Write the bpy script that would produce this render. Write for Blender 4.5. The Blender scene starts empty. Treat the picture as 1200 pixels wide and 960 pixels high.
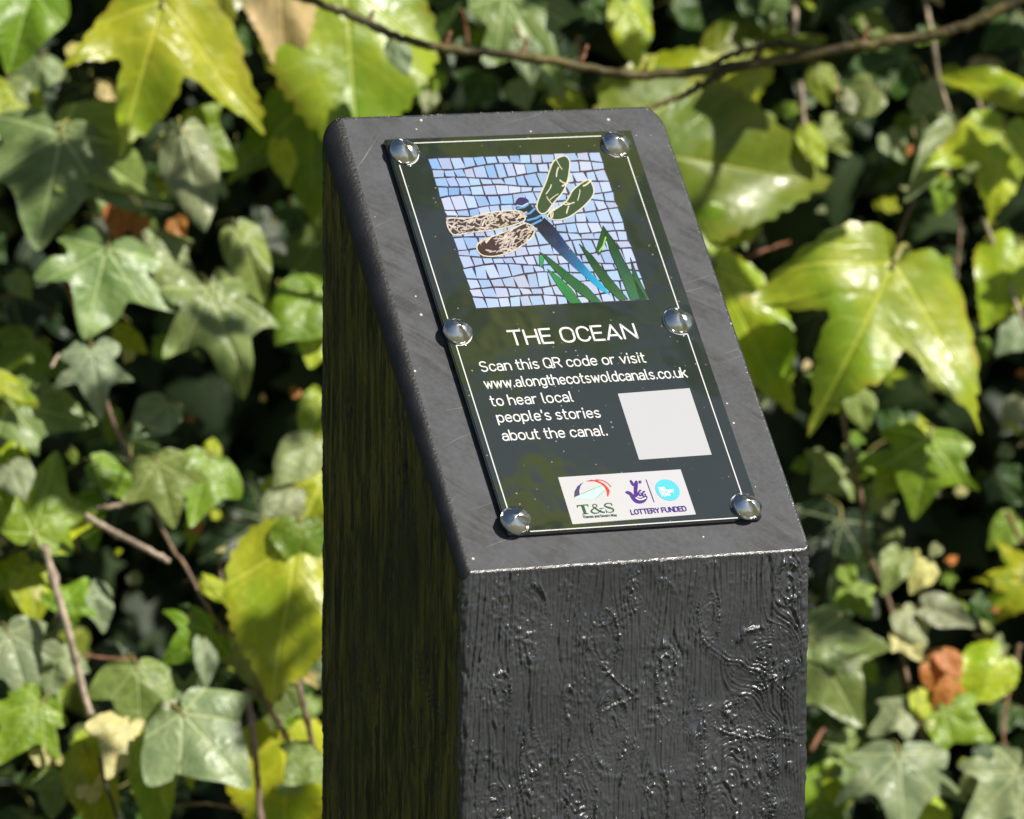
import bpy, bmesh, math, random
import numpy as np
from mathutils import Vector, Matrix

random.seed(7)
rng = np.random.RandomState(11)
S = bpy.context.scene
COL = S.collection

# ------------------------------------------------------------------ camera
ZO = 0.95                                   # front top edge of the post above the ground
YAW, PIT, ROLL = 0.405053, 0.144934, 0.004845
FPX = 7071.6                                # focal length in pixels of the 1200 px photograph
CAMP = Vector((-0.973348, -2.215703, 0.403402 + ZO))
FW = Vector((math.sin(YAW)*math.cos(PIT), math.cos(YAW)*math.cos(PIT), -math.sin(PIT)))
_r = FW.cross(Vector((0, 0, 1))).normalized(); _u = _r.cross(FW)
RT = _r*math.cos(ROLL) + _u*math.sin(ROLL)
UP = -_r*math.sin(ROLL) + _u*math.cos(ROLL)
cd = bpy.data.cameras.new('camera'); cam = bpy.data.objects.new('camera', cd); COL.objects.link(cam)
M = Matrix((RT, UP, -FW)).transposed().to_4x4(); M.translation = CAMP
cam.matrix_world = M
cd.sensor_width = 36; cd.sensor_fit = 'HORIZONTAL'; cd.lens = FPX/1200*36
cd.clip_start = 0.05; cd.clip_end = 2000
cd.dof.use_dof = True; cd.dof.focus_distance = 2.42; cd.dof.aperture_fstop = 13
S.camera = cam

# ------------------------------------------------------------------ sky, sun, exposure
SUN = Vector((0.42, -0.54, 0.73)).normalized()
w = bpy.data.worlds.new('World'); S.world = w; w.use_nodes = True
nt = w.node_tree; nt.nodes.clear()
sky = nt.nodes.new('ShaderNodeTexSky'); sky.sky_type = 'NISHITA'; sky.sun_disc = False
sky.sun_elevation = math.asin(SUN.z); sky.sun_rotation = math.atan2(SUN.x, SUN.y)
bg = nt.nodes.new('ShaderNodeBackground'); bg.inputs[1].default_value = 0.05
wo = nt.nodes.new('ShaderNodeOutputWorld')
nt.links.new(sky.outputs[0], bg.inputs[0]); nt.links.new(bg.outputs[0], wo.inputs[0])
sd = bpy.data.lights.new('sun', 'SUN'); sd.energy = 5.0; sd.angle = math.radians(0.53); sd.color = (1, .955, .86)
so = bpy.data.objects.new('sun', sd); COL.objects.link(so)
so.rotation_euler = SUN.to_track_quat('Z', 'Y').to_euler(); so.location = SUN*20
S.view_settings.view_transform = 'Standard'; S.view_settings.look = 'None'
S.view_settings.exposure = 0.2; S.view_settings.gamma = 1; S.view_settings.use_curve_mapping = False
S.render.engine = 'CYCLES'

# ------------------------------------------------------------------ helpers
def at(px, py, depth):
    """point of the place seen at a pixel of the photograph, depth metres along the view axis"""
    return CAMP + (FW + RT*((px-600)/FPX) - UP*((py-480)/FPX))*depth

def tag(o, label=None, cat=None, group=None, kind=None):
    if label: o['label'] = label
    if cat: o['category'] = cat
    if group: o['group'] = group
    if kind: o['kind'] = kind
    return o

def empty(name, loc):
    o = bpy.data.objects.new(name, None); o.empty_display_size = .05
    COL.objects.link(o); o.location = loc
    return o

def link(name, me, parent=None, mat=None, local=None):
    o = bpy.data.objects.new(name, me); COL.objects.link(o)
    if mat is not None and len(me.materials) == 0: me.materials.append(mat)
    if parent is not None:
        o.parent = parent
        o.matrix_basis = local if local is not None else Matrix.Translation(-parent.location)
    elif local is not None:
        o.matrix_basis = local
    return o

def mesh(name, V, F, mats=(), smooth=False, midx=None):
    me = bpy.data.meshes.new(name)
    me.from_pydata([tuple(v) for v in V], [], F)
    for m in mats: me.materials.append(m)
    if midx is not None: me.polygons.foreach_set('material_index', midx)
    if smooth: me.polygons.foreach_set('use_smooth', [True]*len(me.polygons))
    me.update(); return me

def big_mesh(name, V, Q, mats=(), smooth=True):
    """fast quad mesh from numpy arrays"""
    me = bpy.data.meshes.new(name)
    me.vertices.add(len(V)); me.vertices.foreach_set('co', V.astype(np.float32).ravel())
    me.loops.add(Q.size); me.loops.foreach_set('vertex_index', Q.astype(np.int32).ravel())
    me.polygons.add(len(Q))
    k = Q.shape[1]
    me.polygons.foreach_set('loop_start', np.arange(0, Q.size, k, dtype=np.int32))
    me.polygons.foreach_set('loop_total', np.full(len(Q), k, dtype=np.int32))
    for m in mats: me.materials.append(m)
    me.update(calc_edges=True)
    me.polygons.foreach_set('use_smooth', np.full(len(Q), smooth))
    me.validate(); return me

_tab = rng.rand(256, 256)
def vnoise(x, y, seed=0):
    x = np.asarray(x, float)+seed*17.37; y = np.asarray(y, float)+seed*9.71
    xi = np.floor(x).astype(int); yi = np.floor(y).astype(int)
    fx = x-xi; fy = y-yi; fx = fx*fx*(3-2*fx); fy = fy*fy*(3-2*fy)
    a = _tab[xi % 256, yi % 256]; b = _tab[(xi+1) % 256, yi % 256]
    c = _tab[xi % 256, (yi+1) % 256]; d = _tab[(xi+1) % 256, (yi+1) % 256]
    return (a*(1-fx)+b*fx)*(1-fy)+(c*(1-fx)+d*fx)*fy

def sstep(a, b, x):
    t = np.clip((x-a)/(b-a), 0, 1); return t*t*(3-2*t)

def tube(pts, rads, n=8, wob=0.0):
    """swept tube mesh data through 3-D points"""
    V = []; F = []
    P = [Vector(p) for p in pts]
    for i, p in enumerate(P):
        d = (P[min(i+1, len(P)-1)]-P[max(i-1, 0)]).normalized()
        a = d.cross(Vector((.3, .9, .2))).normalized(); b = d.cross(a)
        for k in range(n):
            t = 2*math.pi*k/n
            rr = rads[i]*(1+wob*random.uniform(-1, 1))
            V.append(p+(a*math.cos(t)+b*math.sin(t))*rr)
    for i in range(len(P)-1):
        for k in range(n):
            F.append((i*n+k, i*n+(k+1) % n, (i+1)*n+(k+1) % n, (i+1)*n+k))
    F.append(tuple(range(n))[::-1]); F.append(tuple((len(P)-1)*n+k for k in range(n)))
    return V, F

def smooth_path(pts, m=5):
    P = [Vector(p) for p in pts]; out = []
    for i in range(len(P)-1):
        p0 = P[max(i-1, 0)]; p1 = P[i]; p2 = P[i+1]; p3 = P[min(i+2, len(P)-1)]
        for k in range(m):
            t = k/m
            out.append(.5*((2*p1)+(p2-p0)*t+(2*p0-5*p1+4*p2-p3)*t*t+(3*p1-p0-3*p2+p3)*t**3))
    out.append(P[-1]); return out

# ------------------------------------------------------------------ materials
class NT:
    def __init__(self, name):
        self.m = bpy.data.materials.new(name); self.m.use_nodes = True
        self.t = self.m.node_tree; self.t.nodes.clear()
        self.out = self.t.nodes.new('ShaderNodeOutputMaterial')
    def n(self, typ, **kw):
        nd = self.t.nodes.new('ShaderNode'+typ)
        for k, v in kw.items(): setattr(nd, k, v)
        return nd
    def l(self, a, b): self.t.links.new(a, b)
    def set(self, sock, v):
        if isinstance(v, bpy.types.NodeSocket): self.l(v, sock)
        else: sock.default_value = v
    def math(self, op, a, b=0.0, c=None, clamp=False):
        nd = self.n('Math', operation=op, use_clamp=clamp)
        self.set(nd.inputs[0], a); self.set(nd.inputs[1], b)
        if c is not None: self.set(nd.inputs[2], c)
        return nd.outputs[0]
    def mix(self, f, a, b, blend='MIX'):
        nd = self.n('Mix', data_type='RGBA', blend_type=blend)
        self.set(nd.inputs[0], f)
        for s, v in ((nd.inputs[6], a), (nd.inputs[7], b)):
            if isinstance(v, tuple) and len(v) == 3: v = (*v, 1)
            self.set(s, v)
        return nd.outputs[2]
    def ramp(self, x, lo, hi, a=0.0, b=1.0):
        nd = self.n('MapRange'); nd.interpolation_type = 'SMOOTHSTEP'
        self.set(nd.inputs[0], x)
        for i, v in enumerate((lo, hi, a, b)): self.set(nd.inputs[1+i], v)
        return nd.outputs[0]
    def mapping(self, vec, scale=(1, 1, 1), rot=(0, 0, 0), loc=(0, 0, 0)):
        if any(rot):
            r0 = self.n('Mapping'); self.l(vec, r0.inputs[0]); r0.inputs[2].default_value = rot
            vec = r0.outputs[0]; rot = (0, 0, 0)
        nd = self.n('Mapping'); self.l(vec, nd.inputs[0])
        nd.inputs[1].default_value = loc; nd.inputs[2].default_value = rot; nd.inputs[3].default_value = scale
        return nd.outputs[0]
    def noise(self, vec, scale, detail=3, rough=.5, dist=0):
        nd = self.n('TexNoise'); self.l(vec, nd.inputs['Vector'])
        nd.inputs['Scale'].default_value = scale; nd.inputs['Detail'].default_value = detail
        nd.inputs['Roughness'].default_value = rough; nd.inputs['Distortion'].default_value = dist
        return nd.outputs[0]
    def bump(self, h, strength, dist, normal=None):
        nd = self.n('Bump'); nd.inputs['Strength'].default_value = strength; nd.inputs['Distance'].default_value = dist
        self.l(h, nd.inputs['Height'])
        if normal is not None: self.l(normal, nd.inputs['Normal'])
        return nd.outputs[0]
    def pbsdf(self, **kw):
        nd = self.n('BsdfPrincipled')
        for k, v in kw.items():
            k = k.replace('_', ' ')
            if isinstance(v, tuple) and len(v) == 3: v = (*v, 1)
            self.set(nd.inputs[k], v)
        return nd
    def done(self, sh):
        self.l(sh, self.out.inputs[0]); return self.m

def simple(name, col, rough=.6, spec=.5, metal=0.0, var=.15, scale=60, bump=0.0, bscale=300):
    t = NT(name); tc = t.n('TexCoord').outputs['Object']
    nz = t.noise(tc, scale, 4)
    dark = tuple(c*(1-var) for c in col); lite = tuple(min(1, c*(1+var)) for c in col)
    c = t.mix(t.ramp(nz, .3, .7), dark, lite)
    b = t.pbsdf(Base_Color=c, Roughness=rough, Metallic=metal)
    b.inputs['Specular IOR Level'].default_value = spec
    if bump:
        t.l(t.bump(t.noise(tc, bscale, 4), 1.0, bump), b.inputs['Normal'])
    return t.done(b.outputs[0])

def specks(t, vec, scale, size, share):
    """tiny dust flecks: mask 0..1"""
    v = t.n('TexVoronoi'); t.l(vec, v.inputs['Vector']); v.inputs['Scale'].default_value = scale
    on = t.math('GREATER_THAN', t.n('SeparateColor').outputs[0], 1)  # replaced below
    sc = t.n('SeparateColor'); t.l(v.outputs['Color'], sc.inputs[0])
    on = t.math('LESS_THAN', sc.outputs[0], share)
    rad = t.math('MULTIPLY', sc.outputs[1], size)
    dot = t.math('LESS_THAN', v.outputs['Distance'], rad)
    return t.math('MULTIPLY', on, dot)

def mat_moulded():
    t = NT('moulded_plastic'); tc = t.n('TexCoord').outputs['Object']
    sv = t.mapping(tc, (1, 1, .10))
    nz = t.noise(sv, 1100, 4, .65)
    big = t.noise(tc, 22, 3)
    c = t.mix(t.ramp(big, .3, .7), (.038, .040, .045), (.055, .057, .064))
    c = t.mix(t.math('MULTIPLY', specks(t, tc, 420, .22, .05), .8), c, (.5, .48, .44))
    r = t.ramp(t.noise(tc, 240, 3), .3, .7, .20, .36)
    b = t.pbsdf(Base_Color=c, Roughness=r)
    b.inputs['Specular IOR Level'].default_value = .75
    n1 = t.bump(nz, .45, .0004)
    t.l(t.bump(t.noise(tc, 700, 2), .4, .00025, n1), b.inputs['Normal'])
    return t.done(b.outputs[0])

def mat_painted_sheen():  # olive reflection of the hedge painted into the streak colour
    t = NT('painted_sheen_plastic'); tc = t.n('TexCoord').outputs['Object']
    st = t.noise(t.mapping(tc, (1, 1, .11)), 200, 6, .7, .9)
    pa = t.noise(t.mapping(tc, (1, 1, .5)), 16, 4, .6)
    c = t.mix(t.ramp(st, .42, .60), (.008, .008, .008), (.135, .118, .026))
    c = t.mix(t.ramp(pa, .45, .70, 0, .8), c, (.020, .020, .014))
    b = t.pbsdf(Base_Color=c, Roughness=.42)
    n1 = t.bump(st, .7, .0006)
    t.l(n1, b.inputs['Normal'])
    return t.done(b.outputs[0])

def mat_cut():
    t = NT('sawn_plastic'); tc = t.n('TexCoord').outputs['Object']
    # broad smears left by the saw, running diagonally and slightly curved
    wv = t.noise(tc, 14, 2)
    vm = t.n('VectorMath', operation='MULTIPLY_ADD'); t.l(tc, vm.inputs[0]); vm.inputs[1].default_value = (1, 1, 1)
    cx = t.n('CombineXYZ'); t.l(t.math('MULTIPLY', wv, .02), cx.inputs[1]); t.l(cx.outputs[0], vm.inputs[2]); wc = vm.outputs[0]
    sm = t.noise(t.mapping(wc, (1, 10, 10), (0, 0, math.radians(40))), 20, 5, .62)
    sm2 = t.noise(tc, 45, 5, .6)
    fine = t.noise(t.mapping(wc, (1, 22, 22), (0, 0, math.radians(34))), 90, 4, .6)
    pm = t.ramp(t.noise(tc, 24, 3), .40, .62)
    c = t.mix(t.ramp(sm, .37, .63), (.036, .0365, .040), (.088, .089, .096))
    c = t.mix(pm, (.072, .074, .081), c)
    gr = t.ramp(t.noise(tc, 420, 4, .7), .35, .65)
    c = t.mix(gr, t.mix(1.0, c, (.86, .86, .86), 'MULTIPLY'), t.mix(1.0, c, (1.14, 1.13, 1.14), 'MULTIPLY'))
    c = t.mix(t.ramp(sm2, .42, .66, 0, .6), c, (.096, .098, .108))
    c = t.mix(t.ramp(fine, .45, .75, 0, .22), c, (.10, .104, .115))
    sc1 = t.noise(t.mapping(wc, (16, 800, 800), (0, 0, math.radians(-16))), 1.0, 2)
    sc2 = t.noise(t.mapping(wc, (20, 900, 900), (0, 0, math.radians(-48))), 1.0, 2)
    scr = t.math('MAXIMUM', t.ramp(sc1, .70, .75), t.ramp(sc2, .72, .76))
    c = t.mix(t.math('MULTIPLY', scr, .3), c, (.32, .32, .33))
    dk = t.noise(t.mapping(wc, (14, 340, 340), (0, 0, math.radians(44)), (3, 1, 2)), 1.0, 2)
    c = t.mix(t.math('MULTIPLY', t.ramp(dk, .66, .73, 0, .75), pm), c, (.022, .022, .024))
    c = t.mix(t.math('MULTIPLY', specks(t, tc, 300, .20, .10), .9), c, (.62, .58, .54))
    b = t.pbsdf(Base_Color=c, Roughness=t.ramp(sm, .2, .8, .55, .75))
    b.inputs['Specular IOR Level'].default_value = .22
    h = t.math('ADD', t.math('MULTIPLY', fine, .6), t.noise(tc, 1100, 3))
    t.l(t.bump(h, .35, .00016), b.inputs['Normal'])
    return t.done(b.outputs[0])

def gloss_print(name, col=None, vc=False, dust=.05, coat=1.0):
    t = NT(name); tc = t.n('TexCoord').outputs['Object']
    if vc: c = t.n('VertexColor', layer_name='Col').outputs[0]
    else:
        c = t.n('RGB').outputs[0]; c.default_value = (*col, 1)
    if dust:
        c = t.mix(t.math('MULTIPLY', specks(t, tc, 420, .17, dust), .6), c, (.45, .44, .38))
    b = t.pbsdf(Base_Color=c, Roughness=.03, Coat_Weight=coat, Coat_Roughness=.06, Coat_IOR=1.85)
    b.inputs['IOR'].default_value = 1.5; b.inputs['Specular IOR Level'].default_value = 1.0
    nb = t.bump(t.noise(tc, 38, 2), .16, .0012); t.l(nb, b.inputs['Normal']); t.l(nb, b.inputs['Coat Normal'])
    return t.done(b.outputs[0])

def mat_steel():
    t = NT('polished_steel'); tc = t.n('TexCoord').outputs['Object']
    b = t.pbsdf(Base_Color=(.84, .83, .81), Roughness=t.ramp(t.noise(tc, 500, 3), .3, .7, .13, .24), Metallic=1.0)
    t.l(t.bump(t.noise(tc, 400, 2), .3, .0004), b.inputs['Normal'])
    return t.done(b.outputs[0])

def mat_leaf(name, angles, gloss=.42, transl=.28, vein=(.5, .58, .26), vstr=.55, vw=.018, rim=None, sec=14, spec=.5):
    t = NT(name)
    uv = t.n('UVMap', uv_map='leaf').outputs[0]
    sp = t.n('SeparateXYZ'); t.l(uv, sp.inputs[0]); x, y = sp.outputs[0], sp.outputs[1]
    ax = t.math('ABSOLUTE', x)
    oi = t.n('ObjectInfo')
    base = oi.outputs['Color']; rnd = oi.outputs['Random']
    off = t.n('CombineXYZ'); t.l(t.math('MULTIPLY', rnd, 37.0), off.inputs[2])
    va = t.n('VectorMath', operation='ADD'); t.l(uv, va.inputs[0]); t.l(off.outputs[0], va.inputs[1]); p = va.outputs[0]
    r2 = t.math('SQRT', t.math('ADD', t.math('MULTIPLY', x, x), t.math('MULTIPLY', y, y)))
    wid = t.math('MULTIPLY_ADD', r2, -.6*vw, vw)
    mask = None
    for a in angles:
        s, c = math.sin(math.radians(a)), math.cos(math.radians(a))
        d = t.math('ABSOLUTE', t.math('SUBTRACT', t.math('MULTIPLY', ax, c), t.math('MULTIPLY', y, s)))
        al = t.math('ADD', t.math('MULTIPLY', ax, s), t.math('MULTIPLY', y, c))
        v = t.math('SUBTRACT', 1.0, t.math('DIVIDE', d, wid), clamp=True)
        v = t.math('MULTIPLY', v, t.math('GREATER_THAN', al, 0.0))
        mask = v if mask is None else t.math('MAXIMUM', mask, v)
    mask = t.ramp(mask, 0, .8)
    # side veins: herring-bone stripes off the midrib
    warp = t.math('MULTIPLY', t.noise(p, 3, 2), .30)
    st = t.math('SINE', t.math('MULTIPLY', t.math('ADD', t.math('SUBTRACT', y, t.math('MULTIPLY', ax, .75)), warp), 2*math.pi*sec*.5))
    side = t.math('MULTIPLY', t.ramp(st, .80, 1.0, 0, .30), t.ramp(t.noise(p, 3, 2), .35, .6))
    mot = t.ramp(t.noise(p, 5, 4, .6), .25, .75)
    c = t.mix(mot, t.mix(1.0, base, (.72, .78, .7), 'MULTIPLY'), t.mix(1.0, base, (1.22, 1.15, 1.1), 'MULTIPLY'))
    if rim:
        rm = t.n('Attribute', attribute_name='rim').outputs['Fac']
        edge = t.math('MULTIPLY', t.ramp(rm, .86, 1.0), t.ramp(t.noise(p, 6, 3), .45, .65))
        c = t.mix(t.math('MULTIPLY', edge, .4), c, rim)
        blot = t.ramp(t.noise(p, 2.2, 4), .45, .70, 0, .65)
        c = t.mix(blot, c, t.mix(1.0, base, (.42, .72, .45), 'MULTIPLY'))
    spots = t.ramp(t.noise(p, 22, 3), .70, .76, 0, .6)
    c = t.mix(spots, c, (.12, .07, .03))
    c = t.mix(t.math('MULTIPLY', t.math('MAXIMUM', mask, side), vstr), c, t.mix(.6, vein, t.mix(1.0, base, (2.1, 1.9, 1.8), 'MULTIPLY')))
    h = t.math('SUBTRACT', t.math('MULTIPLY', t.noise(p, 8, 3), .9), t.math('ADD', t.math('MULTIPLY', mask, .35), t.math('MULTIPLY', side, .3)))
    nrm = t.bump(h, .8, .0014)
    b = t.pbsdf(Base_Color=c, Roughness=t.ramp(t.noise(p, 7, 3), .3, .7, gloss-.07, gloss+.1), Normal=nrm)
    b.inputs['Specular IOR Level'].default_value = spec*.8
    tr = t.n('BsdfTranslucent'); t.l(t.mix(1.0, c, (1.35, 1.22, .4), 'MULTIPLY'), tr.inputs[0]); t.l(nrm, tr.inputs['Normal'])
    mx = t.n('MixShader'); mx.inputs[0].default_value = transl
    t.l(b.outputs[0], mx.inputs[1]); t.l(tr.outputs[0], mx.inputs[2])
    return t.done(mx.outputs[0])

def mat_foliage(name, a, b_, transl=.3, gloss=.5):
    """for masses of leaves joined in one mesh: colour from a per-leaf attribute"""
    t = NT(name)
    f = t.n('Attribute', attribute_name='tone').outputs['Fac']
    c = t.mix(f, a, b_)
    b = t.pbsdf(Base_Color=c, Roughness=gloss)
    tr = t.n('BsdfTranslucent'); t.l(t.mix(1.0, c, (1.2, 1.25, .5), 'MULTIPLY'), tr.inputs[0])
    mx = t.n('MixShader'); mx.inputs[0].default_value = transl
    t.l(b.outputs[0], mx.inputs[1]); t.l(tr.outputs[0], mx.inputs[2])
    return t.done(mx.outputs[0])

M_MOULD = mat_moulded(); M_CUT = mat_cut(); M_STEEL = mat_steel(); M_SHEEN = mat_painted_sheen(); M_SKIN = simple('smooth_skin', (.011, .0115, .013), .42, var=.3, scale=80, bump=.0002, bscale=700)
M_BLACK = gloss_print('plaque_black', (.018, .026, .024), dust=.32)
M_WHITE = gloss_print('print_white', (.74, .74, .76), dust=.03)
M_LINE = gloss_print('print_line', (.80, .80, .78), dust=0)
M_VC = gloss_print('print_picture', vc=True, dust=.02, coat=.35)
M_IVY = mat_leaf('ivy_leaf', (0, 44, 98), gloss=.36, transl=.25, vein=(.55, .62, .34), vstr=.85, vw=.026, spec=.5)
M_CREEP = mat_leaf('creeper_leaf', (0, 56), gloss=.32, transl=.36, vein=(.75, .75, .25), vstr=.5, vw=.024, rim=(.45, .22, .05), sec=12, spec=.62)
M_STEM = simple('stem_bark', (.24, .155, .10), .75, var=.4, scale=220, bump=.0006, bscale=500)
M_RED = simple('red_stem', (.22, .09, .045), .6, var=.35, scale=200)
M_PALE = simple('pale_twig', (.42, .33, .24), .8, var=.3, scale=200, bump=.0006, bscale=500)
M_BRANCH = simple('branch_bark', (.10, .078, .024), .6, var=.75, scale=45, bump=.0008, bscale=350)
M_PET = simple('petiole', (.26, .24, .07), .5, var=.3, scale=100)

# ------------------------------------------------------------------ setting
HD = Vector((math.sin(YAW), math.cos(YAW), 0))      # horizontal, into the hedge
HR = Vector((math.cos(YAW), -math.sin(YAW), 0))     # horizontal, along the hedge
HC = CAMP + HD*3.0                                  # point of the hedge face straight ahead

def mat_ground():
    t = NT('ground_soil'); tc = t.n('TexCoord').outputs['Object']
    c = t.mix(t.ramp(t.noise(tc, 3, 6), .35, .65), (.06, .085, .025), (.15, .125, .075))
    c = t.mix(t.ramp(t.noise(tc, 60, 4), .4, .7), c, (.11, .12, .05))
    b = t.pbsdf(Base_Color=c, Roughness=.95)
    t.l(t.bump(t.noise(tc, 40, 5), 1, .02), b.inputs['Normal'])
    return t.done(b.outputs[0])
G = 60
gv = []; gf = []
xs = [-600, -200, -60, -20, -8, -4, -2, -1, 0, 1, 2, 4, 8, 20, 60, 200, 600]
for j, yy in enumerate(xs):
    for i, xx in enumerate(xs):
        gv.append((xx, yy, 0 if (abs(xx) < 3 and abs(yy) < 3) else random.uniform(-.02, .02)))
for j in range(len(xs)-1):
    for i in range(len(xs)-1):
        k = j*len(xs)+i; gf.append((k, k+1, k+1+len(xs), k+len(xs)))
tag(link('ground', mesh('ground', gv, gf, [mat_ground()], True)), kind='structure')

# stone wall that the ivy climbs
def mat_stone():
    t = NT('wall_stone'); tc = t.n('TexCoord').outputs['Object']
    oi = t.n('ObjectInfo')
    c = t.mix(oi.outputs['Random'], (.30, .215, .165), (.37, .29, .21))
    c = t.mix(t.ramp(t.noise(tc, 30, 6), .35, .7), c, (.16, .12, .09))
    b = t.pbsdf(Base_Color=c, Roughness=.92)
    t.l(t.bump(t.noise(tc, 60, 6), 1, .006), b.inputs['Normal'])
    return t.done(b.outputs[0])
wall = empty('stone_wall', Vector((HC.x, HC.y, 0)) + HD*.34)
tag(wall, 'rough beige stone wall glimpsed in gaps behind the ivy', 'wall')
WM = Matrix((HR, HD, Vector((0, 0, 1)))).transposed().to_4x4()
wb = bmesh.new(); bmesh.ops.create_cube(wb, size=1)
for v in wb.verts: v.co = Vector((v.co.x*5, v.co.y*.30+.17, v.co.z*1.75+.875-.01))
bmm = bpy.data.meshes.new('mortar'); wb.to_mesh(bmm); wb.free()
link('mortar', bmm, wall, simple('mortar', (.17, .15, .125), .95, bump=.004, bscale=120), WM)
M_STONE = mat_stone()
stones = []
for k in range(5):
    b = bmesh.new(); bmesh.ops.create_cube(b, size=1)
    bmesh.ops.subdivide_edges(b, edges=b.edges[:], cuts=1, use_grid_fill=True)
    for v in b.verts:
        n = sum(abs(c) > .4 for c in v.co)
        v.co *= (1, .97, .9)[max(0, n-1)]
        v.co += Vector((random.uniform(-1, 1), random.uniform(-1, 1), random.uniform(-1, 1)))*.035
    me = bpy.data.meshes.new('stone'); b.to_mesh(me); b.free(); me.materials.append(M_STONE); stones.append(me)
zz = .42; row = 0
while zz < 1.75:
    hh = random.uniform(.075, .12); xx = -1.1 - random.uniform(0, .15)
    while xx < 1.1:
        ww = random.uniform(.12, .26)
        link('stone', random.choice(stones), wall, None,
             WM @ Matrix.Translation((xx+ww/2, .0+random.uniform(-.012, .012), zz+hh/2)) @ Matrix.Diagonal((ww-.012, .09, hh-.012, 1)))
        xx += ww
    zz += hh; row += 1

# ------------------------------------------------------------------ the post
W = .15; H = .164584; SL = math.hypot(W, H)
post = empty('marker_post', (0, 0, 0))
tag(post, 'charcoal recycled plastic marker post with sloping top carrying a black plaque', 'sign post')

def slope_z(x, y): return ZO + (y+W/2)/W*H

KNOTS = [(31, -21, 5.0, 15), (61, -31, 6.5, 12), (65, -66, 7.5, 15), (51, -91, 7, 17), (131, -41, 12, 10),
         (118, -92, 19, 30), (112, -104, 7, 13), (107, -25, 4.5, 10), (17, -50, 4.0, 9), (88, -50, 4.2, 15), (46, -58, 3.2, 9), (75, -12, 3.0, 8),
         (14, -98, 6, 14), (142, -14, 6, 9), (84, -100, 5.5, 14), (31, -76, 4.8, 13)]
_kr = random.Random(4)
KNOTS += [(_kr.uniform(8, 142), -125-k*14-_kr.uniform(0, 8), _kr.uniform(3, 9), _kr.uniform(8, 18)) for k in range(13)]
def grain(u, z, knots, seed, fine=1.0):
    """height in mm of the moulded wood grain; u across, z up, in mm"""
    psi = u + 3.0*vnoise(u/22, z/120, seed) + 1.4*vnoise(u/7, z/60, seed+1)
    ins = np.zeros_like(u); ring = np.zeros_like(u); crest = np.zeros_like(u)
    for cx, cz, a, b in knots:
        dx = (u-cx)/a; dz = (z-cz)/b
        q = np.sqrt(dx*dx+dz*dz)+1e-4; q = q*(1+.30*(vnoise(u/6, z/8, seed+3)-.5)*np.exp(-np.clip(q-1, 0, None)**2*6))
        psi = psi - np.where(q > 1, (u-cx)/np.maximum(q, 1)**2.2, (u-cx)*0.9)
        m = 1-sstep(.75, 1.05, q)
        ins = np.maximum(ins, m)
        ring = np.where(q < 1.1, q*a*1.1, ring)
        part = sstep(.35, .75, vnoise(u/7+cx, z/8+cz, seed+30))*1.15+.10
        crest = np.maximum(crest, part*np.exp(-((q-1.05)/(.08+.10*vnoise(u/6, z/9+cx, seed+31)))**2)*sstep(1.0, 4.0, a))
        crest = np.maximum(crest, .6*part*np.exp(-((q-1.38)/.09)**2)*sstep(3.0, 6.0, a)*(dz < .2))
    # ropy diagonal ridges that cross by the big knot
    for (x0, z0, x1, z1, wd) in ((99, -28, 146, -62, 2.4), (101, -62, 147, -52, 1.7), (104, -66, 146, -80, 1.5), (60, -40, 78, -54, 1.1), (78, -54, 60, -62, 1.0)):
        L = math.hypot(x1-x0, z1-z0); tx, tz = (x1-x0)/L, (z1-z0)/L
        al = (u-x0)*tx+(z-z0)*tz; dd = (u-x0)*-tz+(z-z0)*tx + 2.2*np.sin(al/9.)+1.5*(vnoise(al/5, al*0, seed+9)-.5)
        seg = sstep(-2, 4, al)*(1-sstep(L-4, L+2, al))
        crest = np.maximum(crest, .9*seg*np.exp(-(dd/wd)**2)*(.55+.45*np.cos(dd*3.6)))
    psi = psi*(1-ins)+(ring+psi*.25+2.5*vnoise(u/3, z/3, seed+4))*ins
    ph = psi + .5*vnoise(u/1.6, z/34, seed+5)
    l1 = 1-np.abs(np.sin(math.pi*ph/2.2)); l2 = 1-np.abs(np.sin(math.pi*ph/1.25+1.3*vnoise(u/4, z/30, seed+6)))
    l3 = 1-np.abs(np.sin(math.pi*ph/.87+2*vnoise(u/3, z/25, seed+20)))
    amp = .40+.9*vnoise(u/5, z/30, seed+7)
    blob = np.maximum(0, vnoise(u/1.25, z/1.8, seed+8)-.50)*2+.7*np.maximum(0, vnoise(u/.95, z/1.2, seed+18)-.62)*2
    blob *= sstep(.50, .75, vnoise(u/9, z/13, seed+10))*.85+.28
    brk = .35+.8*vnoise(u/1.4, z/11, seed+14)+.55*vnoise(u/1.6, z/3.6, seed+22)
    h = amp*brk*(.50*l1**1.2+.45*l2**1.5+.30*l3**1.3)*fine + .50*blob*(1+.8*ins) + 1.0*crest*(.45+.55*l2)*(.5+1.0*vnoise(u/2.5, z/2.5, seed+21))
    crk = vnoise(u/2.1, z/45, seed+15); h -= .9*np.exp(-((crk-.5)/.035)**2)*sstep(.45, .7, vnoise(u/12, z/30, seed+16))*(1-ins)
    h += .5*(vnoise(u/14, z/20, seed+11)-.5) + .30*ins*(vnoise(u/2.2, z/2.6, seed+12)-.3)
    return h

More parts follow.
